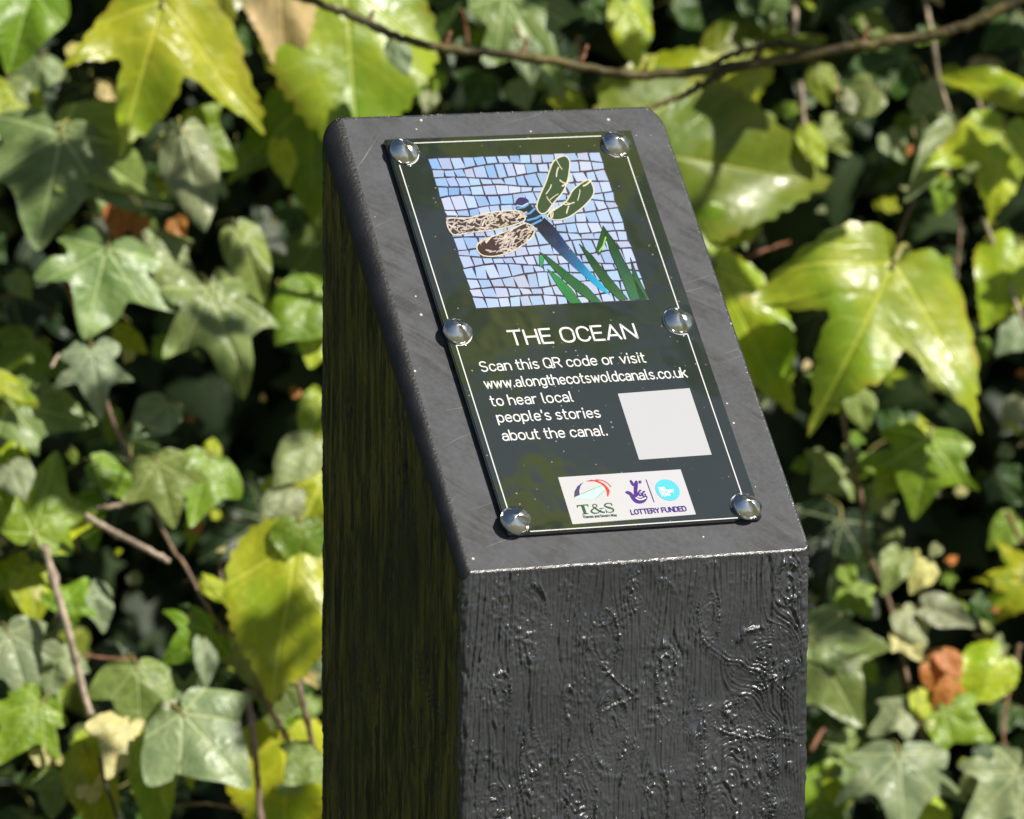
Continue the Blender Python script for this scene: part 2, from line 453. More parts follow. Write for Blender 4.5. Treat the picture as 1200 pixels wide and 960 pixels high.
# outline of the section, anticlockwise from above starting at the back-left corner
rc = .0035; RCS = {0: .0035, 1: .0035, 2: .0075, 3: .0055}
pts = []      # x, y, nx, ny, side, u(mm)
def add_side(p0, p1, n, step, side):
    L = math.hypot(p1[0]-p0[0], p1[1]-p0[1]); k = max(2, int(L/step))
    for i in range(k+1):
        f = i/k; pts.append((p0[0]+(p1[0]-p0[0])*f, p0[1]+(p1[1]-p0[1])*f, n[0], n[1], side, (rc+L*f)*1000))
def add_arc(cx, cy, r, a0, step, side, u0):
    k = max(3, int(r*math.pi/2/step))
    for i in range(1, k):
        a = a0+math.pi/2*i/k; pts.append((cx+r*math.cos(a), cy+r*math.sin(a), math.cos(a), math.sin(a), side, u0+(r*math.pi/2*i/k)*1000))
h_ = W/2
hl_, hb_ = h_+.0017, h_+.0006
fl_, fr_, br_, bl2 = .0035, .0035, .0080, .0025          # corner radii: front-left, front-right, back-right, back-left
add_side((-hl_, hb_-bl2), (-hl_, -h_+fl_), (-1, 0), .001, 0); add_arc(-hl_+fl_, -h_+fl_, fl_, math.pi, .0005, 1, -4)
add_side((-hl_+fl_, -h_), (h_-fr_, -h_), (0, -1), .0004, 1); add_arc(h_-fr_, -h_+fr_, fr_, 1.5*math.pi, .0005, 1, 147)
add_side((h_, -h_+fr_), (h_, hb_-br_), (1, 0), .0012, 2); add_arc(h_-br_, hb_-br_, br_, 0, .0006, 3, 147)
add_side((h_-br_, hb_), (-hl_+bl2, hb_), (0, 1), .003, 3); add_arc(-hl_+bl2, hb_-bl2, bl2, .5*math.pi, .0006, 3, 0)
A = np.array(pts); X, Y, NX, NY, SD, U = A.T
ncol = len(X)
# shoulder: IN = how far it is cut in, RB = how far it drops below the slope
tdep = (Y+h_)/W
INL = .0042+.0050*tdep; RBL = .0055+.0045*tdep
need = np.clip(INL-(X+hl_), 0, None)
IN = np.where(NY < -.5, .0005, np.where(NX < -.5, .0002, .0014))
RB = np.maximum(np.where(NY < -.5, .0005, .0014), RBL*need/INL)
ZT = ZO+(Y+h_)/W*H - RB
LO = ZO-.30
rows = [np.full(ncol, -.03 + (LO+.03)*k/14) for k in range(14)]
NR = 640
rows += [LO+(ZT-LO)*k/NR for k in range(NR+1)]
Z = np.array(rows)                                  # rows x cols
UU = np.broadcast_to(U, Z.shape); Zr = (Z-ZO)*1000
hf = grain(UU, Zr, KNOTS, 1)
hl = grain(UU, Zr*.8, [(40, -60, 3, 22), (90, 30, 3, 18), (70, -110, 4, 20), (115, -40, 3, 14)], 31, .8)*.9
hr = grain(UU, Zr, [(70, -30, 7, 20), (30, -80, 5, 18)], 57)
D = np.where(SD == 1, hf, np.where(SD == 0, hl, hr))*.001
edge = (SD == 1) & (np.abs(NX) > .05)
D = np.where(edge, D + .0007*vnoise(Zr/2.2, UU/2, 77)-.0002, D) - .00045
D *= sstep(0, .0018, (ZT-Z)*1.0) * 1.0
PX = X+NX*D; PY = Y+NY*D
verts = [np.stack([PX.ravel(), PY.ravel(), Z.ravel()], 1)]
# rounded shoulder up to the sawn slope
NB = 8
for k in range(1, NB+1):
    f = 1-math.cos(math.pi/2*k/NB); g = math.sin(math.pi/2*k/NB)
    ins = IN*f
    bx = X-NX*ins*(NX > -.5)+need*f; by = Y-NY*ins
    bz = ZO+(by+h_)/W*H - RB*(1-g)
    burr = .00025*(vnoise(U/1.1, U*0+k, 90)-.5)*(NY < -.9)
    verts.append(np.stack([bx, by, bz+burr*(k < NB)], 1))
nrow = len(rows)+NB
V = np.concatenate(verts)
ci = np.arange(ncol); cj = (ci+1) % ncol
Q = np.concatenate([np.stack([r*ncol+ci, r*ncol+cj, (r+1)*ncol+cj, (r+1)*ncol+ci], 1) for r in range(nrow-1)])
body = big_mesh('post_body', V, Q, [M_MOULD, M_SKIN, M_SHEEN])
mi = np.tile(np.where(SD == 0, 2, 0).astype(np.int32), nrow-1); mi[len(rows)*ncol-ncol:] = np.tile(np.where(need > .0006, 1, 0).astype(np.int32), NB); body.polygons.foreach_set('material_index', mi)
link('post_body', body, post)
# the sawn sloping face
SM = Matrix((Vector((1, 0, 0)), Vector((0, W/SL, H/SL)), Vector((0, -H/SL, W/SL)))).transposed().to_4x4()
SM.translation = Vector((0, -h_, ZO))
SMI = SM.inverted()
last = V[-ncol:]
loc = [SMI @ Vector(p) for p in last[::2]]
bm = bmesh.new()
vs = [bm.verts.new((p.x, p.y, .0)) for p in loc]
fc = bm.faces.new(vs)
cut = bpy.data.meshes.new('sawn_face'); bm.to_mesh(cut); bm.free()
if cut.polygons[0].normal.z < 0: cut.flip_normals()
link('sawn_face', cut, post, M_CUT, SM)
# fringe of burrs left by the saw along the front and back edges
bv = []; bf = []
for k in range(900):
    front = k < 600
    x = random.uniform(-h_+.004, h_-.004)
    y = (.0002 if front else SL-.0010) + random.uniform(-.0005, .0004)
    if float(vnoise(x*160, 3.3 if front else 8.1)) < random.uniform(.25, .75): continue
    s = random.uniform(.0002, .0008)*(1.0 if front else 1.2); a = random.uniform(0, 6.28)
    c = Vector((x, y, -.0001)); d = Vector((math.cos(a), (-.6 if front else 1)*random.uniform(.2, 1), random.uniform(.0, .9)))*s
    e = Vector((d.y, -d.x, 0))*.4
    i = len(bv); bv += [c-e, c+e, c+d, c-e*.3+Vector((0, 0, -s*.6))]; bf += [(i, i+1, i+2), (i+1, i+3, i+2), (i+3, i, i+2), (i, i+3, i+1)]
bu = link('burr_fringe', mesh('burr_fringe', bv, bf, [simple('burr', (.20, .195, .19), .7)]), post, None, SM)
bu['kind'] = 'stuff'

# ------------------------------------------------------------------ the plaque
PT = .0030                                           # thickness
x0, x1, v0, v1 = -.05190, .05854, .0745, .9475
v0 *= SL; v1 *= SL
def plane_hit(px, py, h=PT):
    """pixel -> (x, up-slope) on the plaque's face"""
    d = FW + RT*((px-600)/FPX) - UP*((py-480)/FPX)
    n = SM.to_3x3() @ Vector((0, 0, 1)); o = SM @ Vector((0, 0, h))
    t = (o-CAMP).dot(n)/d.dot(n)
    q = SMI @ (CAMP+d*t)
    return Vector((q.x, q.y))

c1 = [plane_hit(*p) for p in ((455, 163), (741, 152), (891, 603.5), (592, 628))]
x0 = (c1[0].x+c1[3].x)/2; x1 = (c1[1].x+c1[2].x)/2; v1 = (c1[0].y+c1[1].y)/2; v0 = (c1[2].y+c1[3].y)/2
bm = bmesh.new(); bmesh.ops.create_cube(bm, size=1)
for v in bm.verts:
    v.co = Vector(((x0+x1)/2+v.co.x*(x1-x0), (v0+v1)/2+v.co.y*(v1-v0), PT/2+v.co.z*PT))
bmesh.ops.bevel(bm, geom=bm.edges[:], offset=.0004, segments=2, affect='EDGES')
pm = bpy.data.meshes.new('plaque'); bm.to_mesh(pm); bm.free()
plaque = link('plaque', pm, post, M_BLACK, SM)
plaque['label'] = 'glossy black printed plaque with mosaic dragonfly picture'

def sub(name, me, mat=None, lift=0.0):
    o = link(name, me, plaque, mat, Matrix.Translation((0, 0, PT+lift)))
    return o
LAYER = .000025
class Flat:
    """coloured flat print, layers stacked by a few hundredths of a millimetre"""
    def __init__(self): self.v = []; self.f = []; self.c = []
    def poly(self, pts, col, z=1):
        i = len(self.v); cs = col if isinstance(col, list) else [col]*len(pts)
        a = sum(pts[k][0]*pts[(k+1) % len(pts)][1]-pts[(k+1) % len(pts)][0]*pts[k][1] for k in range(len(pts)))
        idx = list(range(len(pts)))
        if a < 0: idx.reverse()
        for k in idx: self.v.append((pts[k][0], pts[k][1], LAYER*z)); self.c.append(cs[k])
        self.f.append(tuple(range(i, i+len(pts))))
    def stroke(self, pts, wd, col, z=1, closed=False):
        P = [Vector((p[0], p[1])) for p in pts]
        if closed: P.append(P[0])
        ws = wd if isinstance(wd, list) else [wd]*len(P)
        Lf = []; Rt = []
        for i, p in enumerate(P):
            d = (P[min(i+1, len(P)-1)]-P[max(i-1, 0)])
            if closed and i in (0, len(P)-1): d = P[1]-P[-2]
            if d.length < 1e-9: d = Vector((1, 0))
            d.normalize(); n = Vector((-d.y, d.x))*ws[i]/2
            Lf.append(p+n); Rt.append(p-n)
        for i in range(len(P)-1): self.poly([Lf[i], Rt[i], Rt[i+1], Lf[i+1]], col, z)
    def disc(self, c, rx, ry, col, z=1, n=28):
        self.poly([(c[0]+rx*math.cos(2*math.pi*k/n), c[1]+ry*math.sin(2*math.pi*k/n)) for k in range(n)], col, z)
    def build(self, name, mat=None):
        me = mesh(name, self.v, self.f, [mat or M_VC])
        at_ = me.color_attributes.new('Col', 'FLOAT_COLOR', 'CORNER')
        data = []
        for p in me.polygons:
            for vi in p.vertices: data += [*self.c[vi], 1.0]
        at_.data.foreach_set('color', data)
        return sub(name, me)

def crom(pts, m=6, closed=False):
    P = [Vector((p[0], p[1], 0)) for p in pts]
    if closed:
        n = len(P); out = []
        for i in range(n):
            p0, p1, p2, p3 = P[i-1], P[i], P[(i+1) % n], P[(i+2) % n]
            for k in range(m):
                t = k/m; q = .5*((2*p1)+(p2-p0)*t+(2*p0-5*p1+4*p2-p3)*t*t+(3*p1-p0-3*p2+p3)*t**3); out.append((q.x, q.y))
        return out
    return [(q.x, q.y) for q in smooth_path(P, m)]

# -- mosaic picture
def Z1(x, y): return plane_hit(480+x/3.75, 150+y/3.75)
mc = [plane_hit(*p) for p in ((501.5, 184.5), (703, 179), (761, 352.5), (556.5, 361.5))]
mx0 = (mc[0].x+mc[3].x)/2; mx1 = (mc[1].x+mc[2].x)/2; my1 = (mc[0].y+mc[1].y)/2; my0 = (mc[2].y+mc[3].y)/2
fl = Flat()
fl.poly([(mx0, my0), (mx1, my0), (mx1, my1), (mx0, my1)], (.05, .035, .06), 1)
ny_ = 15
ys_ = [j/ny_ for j in range(ny_+1)]
def yline(j, f): return ys_[j] + (0 if j in (0, ny_) else .011*math.sin(f*5+j*1.7)+.009*math.sin(f*13+j*2.9))
for j in range(ny_):
    cuts = [0.0]
    while cuts[-1] < .965: cuts.append(cuts[-1]+random.uniform(.056, .076))
    cuts = [c/cuts[-1] for c in cuts]
    for i in range(len(cuts)-1):
        a, b = cuts[i], cuts[i+1]; g = .0040; sk = random.uniform(-.005, .005)
        q = []
        for f, up_ in ((a+g, 0), (b-g, 0), (b-g, 1), (a+g, 1)):
            fx = min(1, max(0, f+(sk if up_ else -sk)+random.uniform(-.003, .003)))
            fy = yline(j+up_, fx)+(-.0052 if up_ else .0052)+random.uniform(-.0025, .0025)
            q.append(Vector((mx0+(mx1-mx0)*fx, my0+(my1-my0)*min(1, max(0, fy)))))
        top = j/ny_; left = 1-i/len(cuts)
        base = Vector((.33, .46, .70)).lerp(Vector((.46, .49, .68)), random.random())
        base = base.lerp(Vector((.15, .34, .68)), max(0, random.uniform(-.35, .9))*min(1, top*1.25)*(.3+.7*left))
        base *= random.uniform(.86, 1.08)
        fl.poly(q, tuple(min(.95, v) for v in base), 2)
fl.build('mosaic_print')

fl = Flat()
def zp(pts): return [Z1(*p) for p in pts]
def lerp3(a, b, t): return tuple(a[i]+(b[i]-a[i])*t for i in range(3))
GA, GB = (.012, .05, .02), (.05, .30, .10)
for pts, ca, cb in (
    ([(570, 545), (610, 570), (700, 640), (780, 700), (845, 770), (800, 765), (730, 715), (640, 630)], (.015, .08, .03), (.05, .26, .09)),
    ([(605, 620), (660, 660), (710, 710), (755, 770), (705, 772), (660, 710)], (.02, .22, .06), (.06, .33, .10)),
    ([(745, 510), (800, 560), (880, 660), (960, 755), (925, 760), (860, 700), (800, 610)], (.015, .045, .02), (.07, .24, .08)),
    ([(850, 430), (900, 500), (960, 620), (1045, 755), (970, 755), (930, 660), (880, 540)], (.012, .04, .02), (.06, .28, .10)),
    ([(850, 435), (868, 480), (830, 560), (818, 545)], (.012, .05, .02), (.03, .12, .04)),
    ([(970, 570), (1000, 650), (1050, 750), (1010, 755), (985, 670)], (.02, .06, .02), (.07, .26, .09)),
    ([(570, 560), (590, 570), (582, 615), (572, 610)], (.03, .3, .08), (.05, .4, .1))):
    ys = [p[1] for p in pts]; lo, hi = min(ys), max(ys)
    P = zp(pts)
    fl.stroke(P, .0005, (.02, .02, .02), 4, closed=True)
    fl.poly(P, [lerp3(ca, tuple(.45*q+.02 for q in cb), ((y-lo)/(hi-lo))**1.6) for y in ys], 5)
fl.stroke(zp([(862, 480), (850, 520), (832, 545)]), .0006, (.2, .6, .1), 6)
# abdomen, thorax, head
left_e = [(548, 432), (600, 495), (660, 555), (720, 612), (790, 672), (840, 715), (885, 737)]
right_e = [(592, 395), (640, 440), (690, 510), (740, 572), (800, 640), (850, 692), (885, 737)]
cc = [(.012, .012, .035), (.014, .018, .06), (.016, .04, .13), (.02, .10, .26), (.02, .26, .48), (.03, .36, .56), (.03, .38, .58)]
Lp, Rp = zp(left_e), zp(right_e)
for i in range(6):
    fl.poly([Lp[i], Rp[i], Rp[i+1], Lp[i+1]], [cc[i], cc[i], cc[i+1], cc[i+1]], 6)
fl.poly(zp([(465, 350), (520, 330), (555, 360), (585, 395), (575, 422), (540, 432), (505, 412), (480, 380)]), (.012, .016, .05), 7)
for a in ([(470, 355), (500, 350), (522, 336)], [(495, 385), (530, 375), (550, 355)], [(515, 408), (555, 398), (578, 385)], [(535, 428), (560, 415), (580, 405)]):
    fl.stroke(zp(a), .0009, (.10, .28, .55), 8)
fl.poly(crom(zp([(465, 330), (480, 308), (510, 310), (524, 325), (508, 342), (480, 347)]), 4, True), (.03, .02, .12), 9)
fl.stroke(zp([(470, 342), (495, 346), (520, 332)]), .0007, (.4, .5, .6), 10)
CR = (.62, .58, .46)
wings = [([(555, 330), (600, 240), (610, 190), (640, 140), (680, 120), (705, 145), (705, 190), (690, 230), (670, 280), (630, 330), (600, 370), (575, 370)], (.035, .062, .04)),
         ([(610, 385), (680, 330), (720, 270), (775, 235), (805, 250), (805, 290), (780, 325), (740, 370), (690, 400), (640, 410)], (.035, .062, .04)),
         ([(165, 400), (250, 395), (340, 380), (430, 365), (495, 370), (510, 400), (480, 420), (420, 440), (340, 455), (260, 465), (190, 465)], (.06, .034, .032)),
         ([(510, 425), (545, 440), (540, 480), (500, 520), (440, 550), (370, 565), (310, 560), (290, 530), (310, 495), (380, 475), (450, 440)], (.055, .03, .03))]
for pts, c in wings:
    P = crom(zp([(x+random.uniform(-5, 5), y+random.uniform(-5, 5)) for x, y in pts]), 4, True)
    fl.poly(P, c, 7)
    fl.stroke(P, .00055, CR, 8, closed=True)
random.seed(3)
def inside(p, poly):
    c = False; n = len(poly)
    for i in range(n):
        (x1_, y1_), (x2_, y2_) = poly[i], poly[(i+1) % n]
        if (y1_ > p[1]) != (y2_ > p[1]) and p[0] < (x2_-x1_)*(p[1]-y1_)/(y2_-y1_)+x1_: c = not c
    return c
for wi, (pts, c) in enumerate(wings):
    xs_ = [p[0] for p in pts]; ys2 = [p[1] for p in pts]
    if wi >= 2:      # lacy wings: pale broken shards on brown
        ang = -.10 if wi == 2 else -.42
        for k in range(150):
            p = (random.uniform(min(xs_), max(xs_)), random.uniform(min(ys2), max(ys2)))
            if not inside(p, pts): continue
            if wi == 3 and p[0] < 400 and p[1] > 500 and random.random() < .75: continue
            l = random.uniform(9, 24); a = ang+random.gauss(0, .55)
            q = [(p[0]-math.cos(a)*l, p[1]-math.sin(a)*l), (p[0]+random.uniform(-5, 5), p[1]+random.uniform(-5, 5)), (p[0]+math.cos(a)*l, p[1]+math.sin(a)*l)]
            v = random.uniform(.7, 1.1)
            fl.stroke(zp(q), random.uniform(.0003, .0008), (.56*v, .48*v, .43*v), 9+.05*(k % 9))
    else:
        for k in range(15):
            p = (random.uniform(min(xs_), max(xs_)), random.uniform(min(ys2), max(ys2)))
            if not inside(p, pts): continue
            l = random.uniform(14, 30); a = (-1.1 if k % 3 else .4)+random.gauss(0, .3)
            q = [(p[0]-math.cos(a)*l, p[1]-math.sin(a)*l), (p[0]+random.uniform(-9, 9), p[1]+random.uniform(-9, 9)), (p[0]+math.cos(a)*l, p[1]+math.sin(a)*l)]
            fl.stroke(crom(zp(q), 3), random.uniform(.0003, .0007), CR, 9+.05*(k % 9))
fl.build('dragonfly_print')

# -- lettering
def text_mesh(s, name):
    cu = bpy.data.curves.new(name, 'FONT'); cu.body = s; cu.size = 1; cu.resolution_u = 4
    ob = bpy.data.objects.new(name, cu); COL.objects.link(ob)
    bpy.context.view_layer.update()
    me = bpy.data.meshes.new_from_object(ob.evaluated_get(bpy.context.evaluated_depsgraph_get()))
    bpy.data.objects.remove(ob); bpy.data.curves.remove(cu)
    return me
def strokes_text(s):
    """rounded engineering lettering drawn as single strokes: list of polylines and the width"""
    def arc(cx, cy, rx, ry, a0, a1, n=9):
        return [(cx+rx*math.cos(math.radians(a0+(a1-a0)*k/n)), cy+ry*math.sin(math.radians(a0+(a1-a0)*k/n))) for k in range(n+1)]
    r = .24; xh = .50
    def bowl(): return arc(.22, xh-.2, .2, .2, 0, 180, 8)+arc(.22, .2, .2, .2, 180, 360, 8)+[(.42, xh-.2)]
    def rr(x_, h): return arc(x_-.23, h-.24, .23, .24, 0, 90, 6)+arc(.23, h-.24, .23, .24, 90, 180, 6)+arc(.23, .24, .23, .24, 180, 270, 6)+arc(x_-.23, .24, .23, .24, 270, 360, 6)+[(x_, h-.24)]
    G = {
     'T': (.50, [[(0, .72), (.5, .72)], [(.25, .72), (.25, 0)]]),
     'H': (.50, [[(0, 0), (0, .72)], [(.5, 0), (.5, .72)], [(0, .37), (.5, .37)]]),
     'E': (.42, [[(.42, .72), (0, .72), (0, 0), (.42, 0)], [(0, .37), (.36, .37)]]),
     'O': (.52, [rr(.52, .72)]),
     'C': (.48, [arc(.25, .48, .24, .24, 15, 180, 9)+arc(.25, .24, .24, .24, 180, 345, 9)]),
     'A': (.54, [[(0, 0), (.27, .72), (.54, 0)], [(.09, .2), (.45, .2)]]),
     'N': (.52, [[(0, 0), (0, .72), (.52, 0), (.52, .72)]]),
     'S': (.46, [arc(.23, .54, .22, .18, 30, 180, 7)+[(.03, .46), (.1, .39), (.36, .33), (.44, .26)]+arc(.23, .19, .22, .19, 0, -150, 8)]),
     'Q': (.52, [rr(.52, .72), [(.34, .16), (.54, -.04)]]),
     'R': (.50, [[(0, 0), (0, .72), (.26, .72)]+arc(.27, .54, .2, .18, 80, -80, 7)+[(0, .35)], [(.26, .35), (.5, 0)]]),
     'L': (.40, [[(0, .72), (0, 0), (.4, 0)]]),
     'Y': (.48, [[(0, .72), (.24, .34), (.48, .72)], [(.24, .34), (.24, 0)]]),
     'F': (.42, [[(.42, .72), (0, .72), (0, 0)], [(0, .36), (.36, .36)]]),
     'U': (.50, [[(0, .72), (0, .25)]+arc(.25, .25, .25, .25, 180, 360, 9)+[(.5, .72)]]),
     'D': (.50, [[(0, 0), (0, .72), (.24, .72)]+arc(.26, .48, .24, .24, 90, 0, 6)+arc(.26, .24, .24, .24, 0, -90, 6)+[(0, 0)]]),
     'B': (.48, [[(0, 0), (0, .72), (.26, .72)]+arc(.27, .55, .17, .17, 80, -80, 6)+[(0, .38)], [(.27, .38)]+arc(.28, .19, .2, .19, 80, -80, 6)+[(0, 0)]]),
     'I': (.04, [[(.02, 0), (.02, .72)]]),
     'G': (.50, [arc(.25, .48, .24, .24, 15, 180, 9)+arc(.25, .24, .24, .24, 180, 360, 9)+[(.49, .35), (.28, .35)]]),
     'W': (.76, [[(0, .72), (.18, 0), (.38, .62), (.58, 0), (.76, .72)]]),
     'a': (.40, [arc(.21, xh-.17, .18, .17, 150, 0, 7)+[(.39, 0)], [(.39, .29), (.17, .29)]+arc(.17, .145, .165, .145, 90, 270, 7)+arc(.19, .2, .2, .2, 270, 350, 5)]),
     'b': (.42, [[(0, .74), (0, 0)], bowl()]),
     'c': (.38, [arc(.22, xh-.2, .2, .2, 25, 180, 8)+arc(.22, .2, .2, .2, 180, 335, 8)]),
     'd': (.42, [[(.42, .74), (.42, 0)], bowl()]),
     'e': (.42, [[(.02, .26), (.42, .26), (.42, .3)]+arc(.22, xh-.2, .2, .2, 0, 180, 8)+arc(.22, .2, .2, .2, 180, 325, 8)]),
     'g': (.42, [bowl(), [(.42, xh), (.42, -.02)]+arc(.22, -.02, .2, .18, 0, -140, 8)]),
     'h': (.40, [[(0, .74), (0, 0)], [(0, .28)]+arc(.2, xh-.2, .2, .2, 170, 0, 8)+[(.4, 0)]]),
     'i': (.06, [[(.03, xh), (.03, 0)], [(.03, .66), (.03, .74)]]),
     'k': (.38, [[(0, .74), (0, 0)], [(.36, xh), (.0, .2)], [(.13, .3), (.38, 0)]]),
     'l': (.14, [[(.03, .74), (.03, .12)]+arc(.13, .12, .1, .12, 180, 270, 4)]),
     'm': (.66, [[(0, xh), (0, 0)], arc(.165, xh-.165, .165, .165, 180, 0, 8)+[(.33, 0)], arc(.495, xh-.165, .165, .165, 180, 0, 8)+[(.66, 0)]]),
     'n': (.40, [[(0, xh), (0, 0)], [(0, .28)]+arc(.2, xh-.2, .2, .2, 170, 0, 8)+[(.4, 0)]]),
     'o': (.44, [arc(.22, xh-.2, .21, .2, 0, 180, 9)+arc(.22, .2, .21, .2, 180, 360, 9)+[(.43, xh-.2)]]),
     'p': (.42, [[(0, xh), (0, -.2)], bowl()]),
     'r': (.28, [[(0, xh), (0, 0)], [(0, .28)]+arc(.2, xh-.2, .2, .2, 170, 70, 6)]),
     's': (.36, [arc(.18, xh-.125, .16, .125, 35, 180, 6)+[(.04, .32), (.12, .27), (.26, .23), (.34, .18)]+arc(.18, .13, .17, .13, 0, -150, 7)]),
     't': (.26, [[(.09, .70), (.09, .13)]+arc(.21, .13, .12, .13, 180, 275, 5)+[(.26, 0)], [(0, xh), (.25, xh)]]),
     'u': (.40, [[(0, xh), (0, .2)]+arc(.2, .2, .2, .2, 180, 350, 8), [(.4, xh), (.4, 0)]]),
     'v': (.40, [[(0, xh), (.2, 0), (.4, xh)]]),
     'w': (.60, [[(0, xh), (.15, 0), (.3, .46), (.45, 0), (.6, xh)]]),
     'y': (.40, [[(0, xh), (.2, .0)], [(.4, xh), (.14, -.2)]]),
     '.': (.07, [[(.035, 0), (.035, .07)]]),
     "'": (.05, [[(.025, .74), (.025, .55)]]),
     '&': (.5, [[(.5, 0), (.14, .5)]+arc(.25, .57, .14, .14, 200, -40, 8)+[(.06, .28)]+arc(.2, .18, .18, .18, 150, 300, 7)+[(.48, .32)]]),
    }
    out = []; x = 0
    for ch in s:
        if ch == ' ': x += .26; continue
        adv, st = G[ch]
        for p in st: out.append([(x+a, b) for a, b in p])
        x += adv+.15
    return out, x-.15
def lettering(name, s, bl, br, cap, wd, col, mat=None, z=3):
    """line of text from baseline-left pixel to baseline-right pixel; cap height in metres"""
    a = plane_hit(*bl); b = plane_hit(*br)
    st, wid = strokes_text(s)
    ex = (b-a)/wid; ey = Vector((-ex.y, ex.x)).normalized()*cap/.72
    f = Flat()
    for k, p in enumerate(st):
        P = [a+ex*q[0]+ey*q[1] for q in p]
        # butt ends slightly extended
        if len(P) > 1:
            d0 = (P[0]-P[1]).normalized()*wd*.35; d1 = (P[-1]-P[-2]).normalized()*wd*.35
            P = [P[0]+d0]+P[1:-1]+[P[-1]+d1]
        Pd = []
        for i in range(len(P)):   # mitre: dense corners keep their width
            if 0 < i < len(P)-1:
                u1 = (P[i]-P[i-1]).normalized(); u2 = (P[i+1]-P[i]).normalized()
                if u1.dot(u2) < .75:
                    Pd += [P[i]-u1*wd*.02]; f.stroke(Pd+[P[i]+u1*wd*.42], wd, col, z+.1*(k % 7)); Pd = [P[i]-u2*wd*.42]
                    continue
            Pd.append(P[i])
        f.stroke(Pd, wd, col, z+.1*(k % 7))
    return f.build(name, mat)
WH = (.66, .66, .66)
T_ = .00062
lettering('title_lettering', 'THE OCEAN', (599.5, 404.5), (747, 396), 0.0068, .00092, WH, M_LINE)
for bl, br, s, c_ in (((564.5, 435.5), (757, 424.5), 'Scan this QR code or visit', .0046),
                  ((569.5, 455.3), (805.5, 442), 'www.alongthecotswoldcanals.co.uk', .0046),
                  ((576.5, 475.8), (672, 470.3), 'to hear local', .0046),
                  ((584, 494.9), (704, 489.0), "people's stories", .0046),
                  ((590, 516.3), (712, 510), 'about the canal.', .0046)):
    lettering('text_line', s, bl, br, c_, .00060, WH, M_LINE)

# -- white border line that steps round the studs
STUDS = [plane_hit(*p, PT+.002) for p in ((474.5, 175), (723, 166), (537, 386), (796, 373.5), (605, 607.5), (876, 591))]
bl_ = plane_hit(467, 192).x; 
bx0 = (plane_hit(475, 205).x+plane_hit(580, 560).x)/2; bx1 = (plane_hit(740, 190).x+plane_hit(862, 566).x)/2
by1 = (plane_hit(500, 167).y+plane_hit(700, 160).y)/2; by0 = (plane_hit(630, 622).y+plane_hit(840, 609).y)/2
fl = Flat(); lw = .00046; RN = .0064
def vline(x, s_top, s_mid, s_bot, inward):
    for (ya, yb) in ((s_top.y-RN, s_mid.y+RN), (s_mid.y-RN, s_bot.y+RN)):
        fl.stroke([(x, ya), (x, yb)], lw, WH, 2)
    arcp = []
    for k in range(13):
        a = math.radians(90-180*k/12)
        arcp.append((s_mid.x+inward*math.cos(a)*RN*.98, s_mid.y+math.sin(a)*RN))
    fl.stroke([(x, s_mid.y+RN)]+arcp+[(x, s_mid.y-RN)], lw, WH, 2.4)
vline(bx0, STUDS[0], STUDS[2], STUDS[4], 1); vline(bx1, STUDS[1], STUDS[3], STUDS[5], -1)
fl.stroke([(STUDS[0].x+RN*.8, by1), (STUDS[1].x-RN*.8, by1)], lw, WH, 2)
fl.stroke([(STUDS[4].x+RN*.8, by0), (STUDS[5].x-RN*.8, by0)], lw, WH, 2)
for i, (sx, sy) in ((0, (1, -1)), (1, (-1, -1)), (4, (1, 1)), (5, (-1, 1))):
    c = STUDS[i]
    fl.stroke([(c.x+sx*RN*math.cos(a), c.y+sy*RN*math.sin(a)) for a in [math.radians(q*9) for q in range(0, 11)]], lw, WH, 2.6)
fl.build('border_line', M_LINE)

# -- plain white square in place of the code
qc = [plane_hit(*p) for p in ((724, 461.5), (808, 455), (834, 533), (749, 539))]
fl = Flat(); fl.poly(qc, (.50, .50, .52), 2); fl.build('white_square')

# -- logo panel
def Z3(x, y): return plane_hit(640+x/6.667, 540+y/6.667)
def z3(pts): return [Z3(*p) for p in pts]
fl = Flat()
lc = z3([(93, 130), (1050, 68), (1170, 420), (207, 497)])
fl.poly(lc, (.55, .54, .57), 2); fl.build('logo_panel')
fl = Flat()
NAVY = (.06, .05, .14); RED = (.62, .05, .03); GRN = (.02, .09, .05)
fl.poly(crom(z3([(225, 290), (425, 200), (460, 225), (385, 298), (330, 303)]), 1, True), (.50, .78, .86), 4)
fl.stroke(z3([(275, 262), (350, 228), (430, 197)]), .0003, (.2, .42, .12), 5)
fl.stroke(z3([(385, 298), (455, 232)]), .0003, (.2, .42, .12), 5)
fl.poly(z3([(218, 287), (222, 240), (245, 200), (290, 168), (268, 200), (258, 235), (262, 268)]), NAVY, 6)
fl.poly(z3([(306, 161), (350, 150), (400, 155), (450, 180), (485, 215), (497, 240), (485, 280), (478, 280), (472, 240), (455, 205), (425, 180), (380, 162)]), RED, 6)
fl.stroke(crom(z3([(385, 150), (440, 156), (485, 182), (508, 208)]), 4), .00035, RED, 7)
